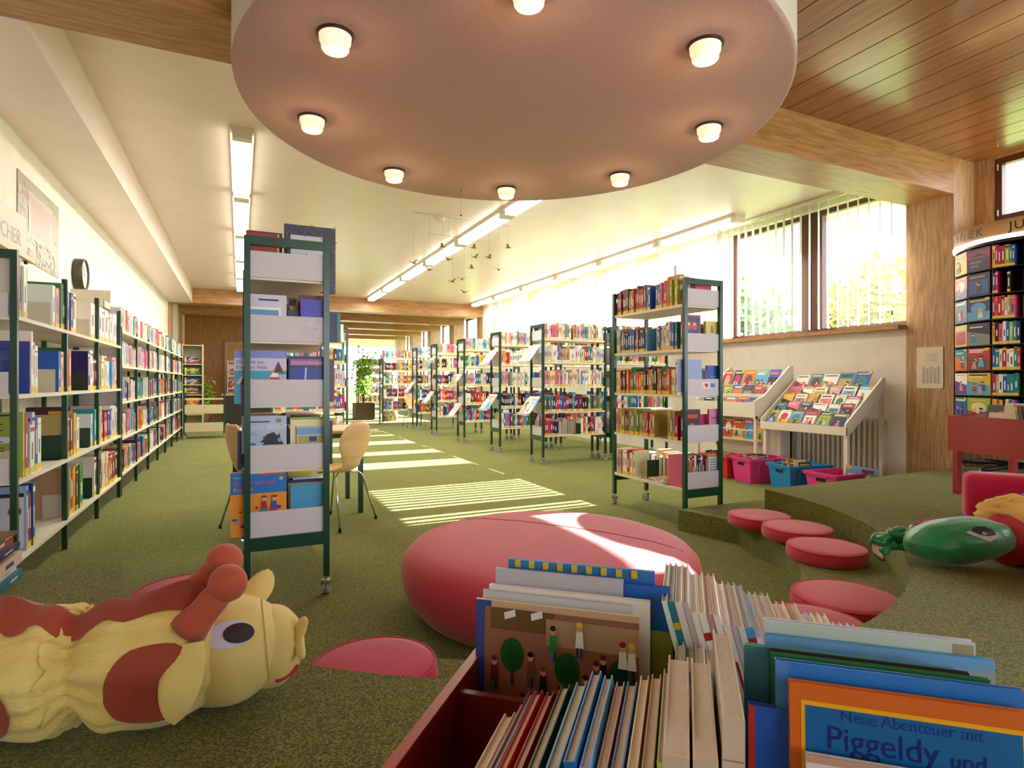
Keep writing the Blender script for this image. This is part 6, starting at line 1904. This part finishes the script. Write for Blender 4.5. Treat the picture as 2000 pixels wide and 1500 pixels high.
facing(-0.338, 0.949, BZ, 0.255, 0.296, 0.006, 'pale grey', 'pale grey board book directly behind the crowded street scene book', lean=0.03)
facing(-0.33, 0.962, BZ, 0.275, 0.302, 0.010, 'white', 'white edged picture book second behind the crowded street scene book', lean=0.03)
facing(-0.325, 0.992, BZ, 0.30, 0.318, 0.009, 'blue', 'blue picture book with green frog corner behind the white books', [('r', 0, 0, 1, 1, (34, 100, 190)), ('e', 0.80, 0.86, 0.12, 0.045, (90, 130, 40)), ('e', 0.86, 0.88, 0.03, 0.02, (10, 30, 20))], lean=0.02)
facing(-0.325, 0.981, BZ, 0.225, 0.325, 0.008, 'pale grey', 'grey paper covered book standing before the blue book', lean=0.03)
facing(-0.31, 1.012, BZ, 0.26, 0.335, 0.008, 'light blue', 'light blue book with yellow dots, rearmost in the left compartment', [('r', 0, 0, 1, 1, (50, 120, 190))] + [('r', 0.05 + 0.1 * q, 0.96, 0.09 + 0.1 * q, 1, 'yellow') for q in range(9)], lean=0.02)
facing(-0.10, 0.99, BZ, 0.08, 0.25, 0.02, 'olive', 'small olive grey book right of the blue picture book', lean=0.02)

# fan of upright books, spines towards the viewer's side, fanning to the left
fan = [(-0.205, 0.018, 0.205, 'cream', -0.30, 'cream book leaning far left in the front compartment', 0.17), (-0.182, 0.030, 0.22, 'tan', -0.27, 'thick tan book leaning left beside the cream one', 0.17),
       (-0.172, 0.010, 0.235, 'purple', -0.26, 'pale purple thin book in the front fan', 0.18), (-0.158, 0.012, 0.24, 'red', -0.31, 'red thin book left in the front fan', 0.18), (-0.143, 0.012, 0.24, 'red', -0.29, 'second red book in the front fan, right of the first', 0.18), (-0.128, 0.014, 0.245, 'dark green', -0.25, 'dark green book in the front fan', 0.19),
       (-0.110, 0.016, 0.25, 'light blue', -0.21, 'light blue book beside the dark green one', 0.19), (-0.092, 0.014, 0.262, 'blue', -0.18, 'bright blue framed book in the front fan', 0.20), (-0.077, 0.012, 0.258, 'light blue', -0.16, 'pale blue book between the bright blue and pink ones', 0.20),
       (-0.064, 0.012, 0.25, 'rose', -0.13, 'rose pink book in the front fan', 0.20), (-0.051, 0.014, 0.252, 'blue', -0.11, 'dark blue edged book right of the rose one', 0.20), (-0.036, 0.012, 0.262, 'cream', -0.08, 'cream thin book right of the dark blue one', 0.20),
       (-0.023, 0.013, 0.266, 'tan', -0.06, 'tan book with double edge in the front fan', 0.20), (-0.009, 0.013, 0.275, 'lime', -0.045, 'lime green edged book in the front fan', 0.20), (0.004, 0.014, 0.272, 'brown', -0.03, 'brown edged book beside the lime one', 0.20)]
for u_, t_, h_, c_, ly, lb, d_ in fan:
    bk(u_ - 0.014 + 0.62 * math.sin(-ly) * h_, 0.60, BZ, 0, 0, ly, t_ - 0.001, d_, h_, c_, lb, group='fan of books in the front compartment')
for k_, (u_, t_, h_, lb) in enumerate(((-0.010 + 0.034, 0.026, 0.285, 'thick beige board book, left of three at the end of the fan'), (0.020 + 0.033, 0.024, 0.285, 'thick beige board book, middle of three at the end of the fan'), (0.052 + 0.03, 0.022, 0.315, 'tall thick beige board book at the right end of the fan'))):
    bk(u_ - 0.046, 0.60 if k_ < 2 else 0.63, BZ, 0, 0, 0.0, t_, 0.22, h_, (206, 184, 164), lb, title=False, spine=[('r', 0, 0, 1, 1, (200, 176, 156)), ('r', 0.05, 0.86, 0.95, 0.865, (150, 120, 100))])
bk(-0.262, 0.56, BZ, 0.05, 0, -0.62, 0.028, 0.14, 0.15, (176, 140, 106), 'small brown notebook leaning at the bottom edge of the picture', title=False)

# row of thin picture books, spines towards the viewer, leaning left
cols_w = ['white', 'teal', 'white', 'pale grey', 'white', 'white', 'rose', 'white', 'white', 'pale grey', 'white', 'light blue', 'white', 'white', 'pale grey', 'white', 'rose', 'white', 'red', 'white', 'light blue', 'white', 'white', 'white', 'cream', 'pale grey', 'white', 'white', 'white', 'white']
texts = {9: 'Wenn die Ziege', 11: 'Der kleine Hund', 12: 'WANJA', 10: 'Lisa will'}
u_ = 0.045
for k_, c_ in enumerate(cols_w):
    t_ = 0.0088 + 0.003 * ((k_ * 7) % 3) / 2
    h_ = 0.318 - 0.0035 * k_ + 0.010 * ((k_ * 5) % 4) / 3
    sp_items = [('r', 0, 0, 1, 1, c_)]
    if k_ % 3 == 0:
        sp_items += [('r', 0.2, 0.3, 0.8, 0.7, 'navy' if c_ in ('white', 'yellow') else 'white')]
    bk(u_, 0.955 - 0.0 * k_, BZ, 0, 0, -0.26, t_ - 0.0006, 0.205, h_, c_, '%s thin picture book, %s from the left in the slanting row behind the divider' % (c_, ORD[k_]), title=True, group='slanting row of thin picture books')
    u_ += t_ * 1.05
    if u_ > 0.355:
        break
for k_, c_ in enumerate(['orange', 'pale grey', 'grey', 'white', 'white', 'teal']):
    bk(0.058 + 0.0145 * k_, 0.868, BZ, 0, 0, -0.34, 0.0125, 0.08, [0.20, 0.262, 0.255, 0.262, 0.258, 0.25][k_], c_, '%s spine, %s from the left before the slanting row' % (c_, ORD[k_]), group='spines standing before the slanting row',
       spine=[('r', 0, 0, 1, 1, ['orange', 'pale grey', 'grey', 'light blue', 'pale grey', 'teal'][k_]), ('r', 0.25, 0.25, 0.7, 0.75, ['brown', 'navy', 'black', 'navy', 'green', 'white'][k_])])

# right front compartment: books facing the viewer
pig = [('r', 0, 0, 1, 1, (206, 98, 20)), ('r', 0.05, -0.0, 0.96, 0.945, (232, 168, 16)), ('r', 0.068, 0.0, 0.945, 0.93, (10, 92, 152)),
       ('tw', 0.22, 0.893, 0.054, 0.58, 'Neue Abenteuer mit', (14, 50, 130)), ('tw', 0.155, 0.798, 0.110, 0.47, 'Piggeldy', (10, 30, 112)), ('tw', 0.665, 0.798, 0.075, 0.14, 'und', (10, 30, 112)), ('t', 0.2, 0.28, 0.2, 'Frederick', (10, 30, 112))]
def serif(t, x, y, size, col):
    return ('t', x, y, size, t, col)
facing(0.112, 0.700, BZ, 0.228, 0.322, 0.010, 'orange', 'orange framed blue picture book with large dark title, right foreground', pig, lean=0.07)
facing(0.125, 0.684, BZ, 0.20, 0.255, 0.007, (222, 204, 206), 'pale pink worn book in front of the orange framed one', [('r', 0, 0, 1, 1, (222, 204, 206)), ('r', 0.0, 0.97, 1, 1, (190, 150, 130)), ('e', 0.05, 0.93, 0.015, 0.012, 'yellow')], lean=0.06)
facing(0.100, 0.722, BZ, 0.24, 0.335, 0.010, (34, 110, 186), 'plain bright blue book right behind the orange framed one', [('r', 0, 0, 1, 1, (36, 112, 190)), ('r', 0.0, 0.0, 0.06, 1, (70, 120, 190))], lean=0.06)
facing(0.070, 0.716, BZ, 0.055, 0.285, 0.010, 'blue', 'narrow blue book with red edge left of the plain blue one', [('r', 0, 0, 1, 1, (26, 80, 170)), ('r', 0, 0, 0.12, 1, 'red')], lean=0.05)
facing(0.098, 0.742, BZ, 0.22, 0.334, 0.006, 'green', 'green edged thin book behind the plain blue one', lean=0.05)
facing(0.098, 0.752, BZ, 0.205, 0.334, 0.005, 'black', 'black edged thin book behind the green one', lean=0.05)
facing(0.070, 0.764, BZ, 0.225, 0.332, 0.008, (90, 150, 170), 'grey-teal spined book sticking out left behind the blue books', [('r', 0, 0, 1, 1, (60, 120, 140))], lean=0.05)
facing(0.098, 0.792, BZ, 0.245, 0.336, 0.007, 'light blue', 'landscape covered book with hills and flowers, second from the back', [('r', 0, 0, 1, 1, (120, 116, 20)), ('r', 0, 0.88, 1, 1, (110, 160, 210)), ('r', 0.4, 0.86, 1, 0.96, (150, 160, 170))] + [('e', RW.uniform(0.0, 0.42), RW.uniform(0.85, 0.90), 0.012, 0.008, RW.choice([(50, 40, 20), (90, 110, 40), (60, 40, 70), (140, 120, 60)])) for _ in range(70)], lean=0.05)
facing(0.098, 0.806, BZ, 0.23, 0.350, 0.012, (196, 206, 200), 'tall pale grey worn book, rearmost in the right front compartment', [('r', 0, 0, 1, 1, (186, 196, 188)), ('r', 0.9, 0.94, 0.99, 0.99, (160, 140, 110))], lean=0.05)

# ---------------------------------------------------------------- second red bin at the right
B2 = Matrix.Translation((4.78, 2.52, 0)) @ Matrix.Rotation(math.atan2(-0.95, -0.30), 4, 'Z')
# local x runs along the long front towards the viewer, local y points away from the aisle
bin_box('bright red wooden book bin on legs at the right, before the paperback spinner', B2, 0.0, 1.05, 0.0, 0.55, 0.90, 0.70, [0.35, 0.7], [])
def bk2(x, y, z, w, h, t, col, label, lean, rot, art=None):
    o = book_mb(t, w, h, col, art, 1, sticker=False, title=False).build('book', [VC, PAGE])
    F = Matrix(((0, 1, 0, 0), (-1, 0, 0, 0), (0, 0, 1, 0), (0, 0, 0, 1)))
    o.matrix_world = B2 @ Matrix.Translation((x, y, z)) @ Matrix.Rotation(rot, 4, 'Z') @ Matrix.Rotation(-lean, 4, 'X') @ F
    N_OBJ[0] += 1
    return tag(o, label, 'book')
halo = [('r', 0, 0, 1, 1, (30, 20, 24)), ('r', 0, 0, 0.4, 0.4, 'grey'), ('e', 0.5, 0.75, 0.12, 0.1, 'orange'), ('e', 0.75, 0.6, 0.14, 0.12, (220, 150, 40)), ('p', [(0.4, 0.1), (0.7, 0.1), (0.65, 0.6), (0.45, 0.6)], (176, 90, 50))]
bk2(0.08, 0.22, 0.701, 0.21, 0.28, 0.008, 'black', 'black book with orange figures at the left end of the red bin', 0.15, 0.0, halo)
bk2(0.28, 0.14, 0.701, 0.22, 0.30, 0.02, 'cream', 'cream book standing behind the tan one in the right-hand red bin', 0.2, 0.1, [('r', 0, 0, 1, 1, (222, 206, 170)), ('r', 0.4, 0.5, 0.7, 0.52, 'brown')])
bk2(0.22, 0.07, 0.701, 0.2, 0.235, 0.01, 'tan', 'tan book at the front of the right-hand red bin', 0.25, 0.05, [('r', 0, 0, 1, 1, (214, 196, 160)), ('r', 0.1, 0.55, 0.8, 0.58, 'grey')])
for k_, c_ in enumerate(['grey', 'brown', 'navy', 'teal', 'light blue', 'black', 'tan', 'green']):
    o = book_mb(0.02, 0.2, 0.3 - 0.005 * k_, c_, sticker=False, R=random.Random(k_)).build('book', [VC, PAGE])
    o.matrix_world = B2 @ Matrix.Translation((0.50 + 0.026 * k_, 0.06, 0.701)) @ Matrix.Rotation(-0.2, 4, 'Y')
    N_OBJ[0] += 1
    tag(o, '%s book leaning, %s from the left in the right-hand red bin' % (c_, ORD[k_]), 'book', 'leaning books in the right-hand red bin')
bk2(0.45, 0.36, 0.701, 0.3, 0.36, 0.012, 'light blue', 'light blue and green book rising at the back of the right-hand red bin', 0.1, 0.0, [('r', 0, 0, 1, 1, (120, 180, 220)), ('r', 0, 0.7, 0.2, 1, 'green')])
bk2(0.50, 0.32, 0.701, 0.3, 0.32, 0.012, 'magenta', 'magenta edged white book before the light blue one, right-hand red bin', 0.1, 0.0, [('r', 0, 0, 1, 1, 'white'), ('r', 0, 0.8, 1, 0.92, (190, 40, 80))])

STUFF_O = STUFF.build('shelved_books', [VC])
tag(STUFF_O, 'packed rows of further books filling the shelves along the hall', 'book', kind='stuff')
print('individual books', N_OBJ[0])
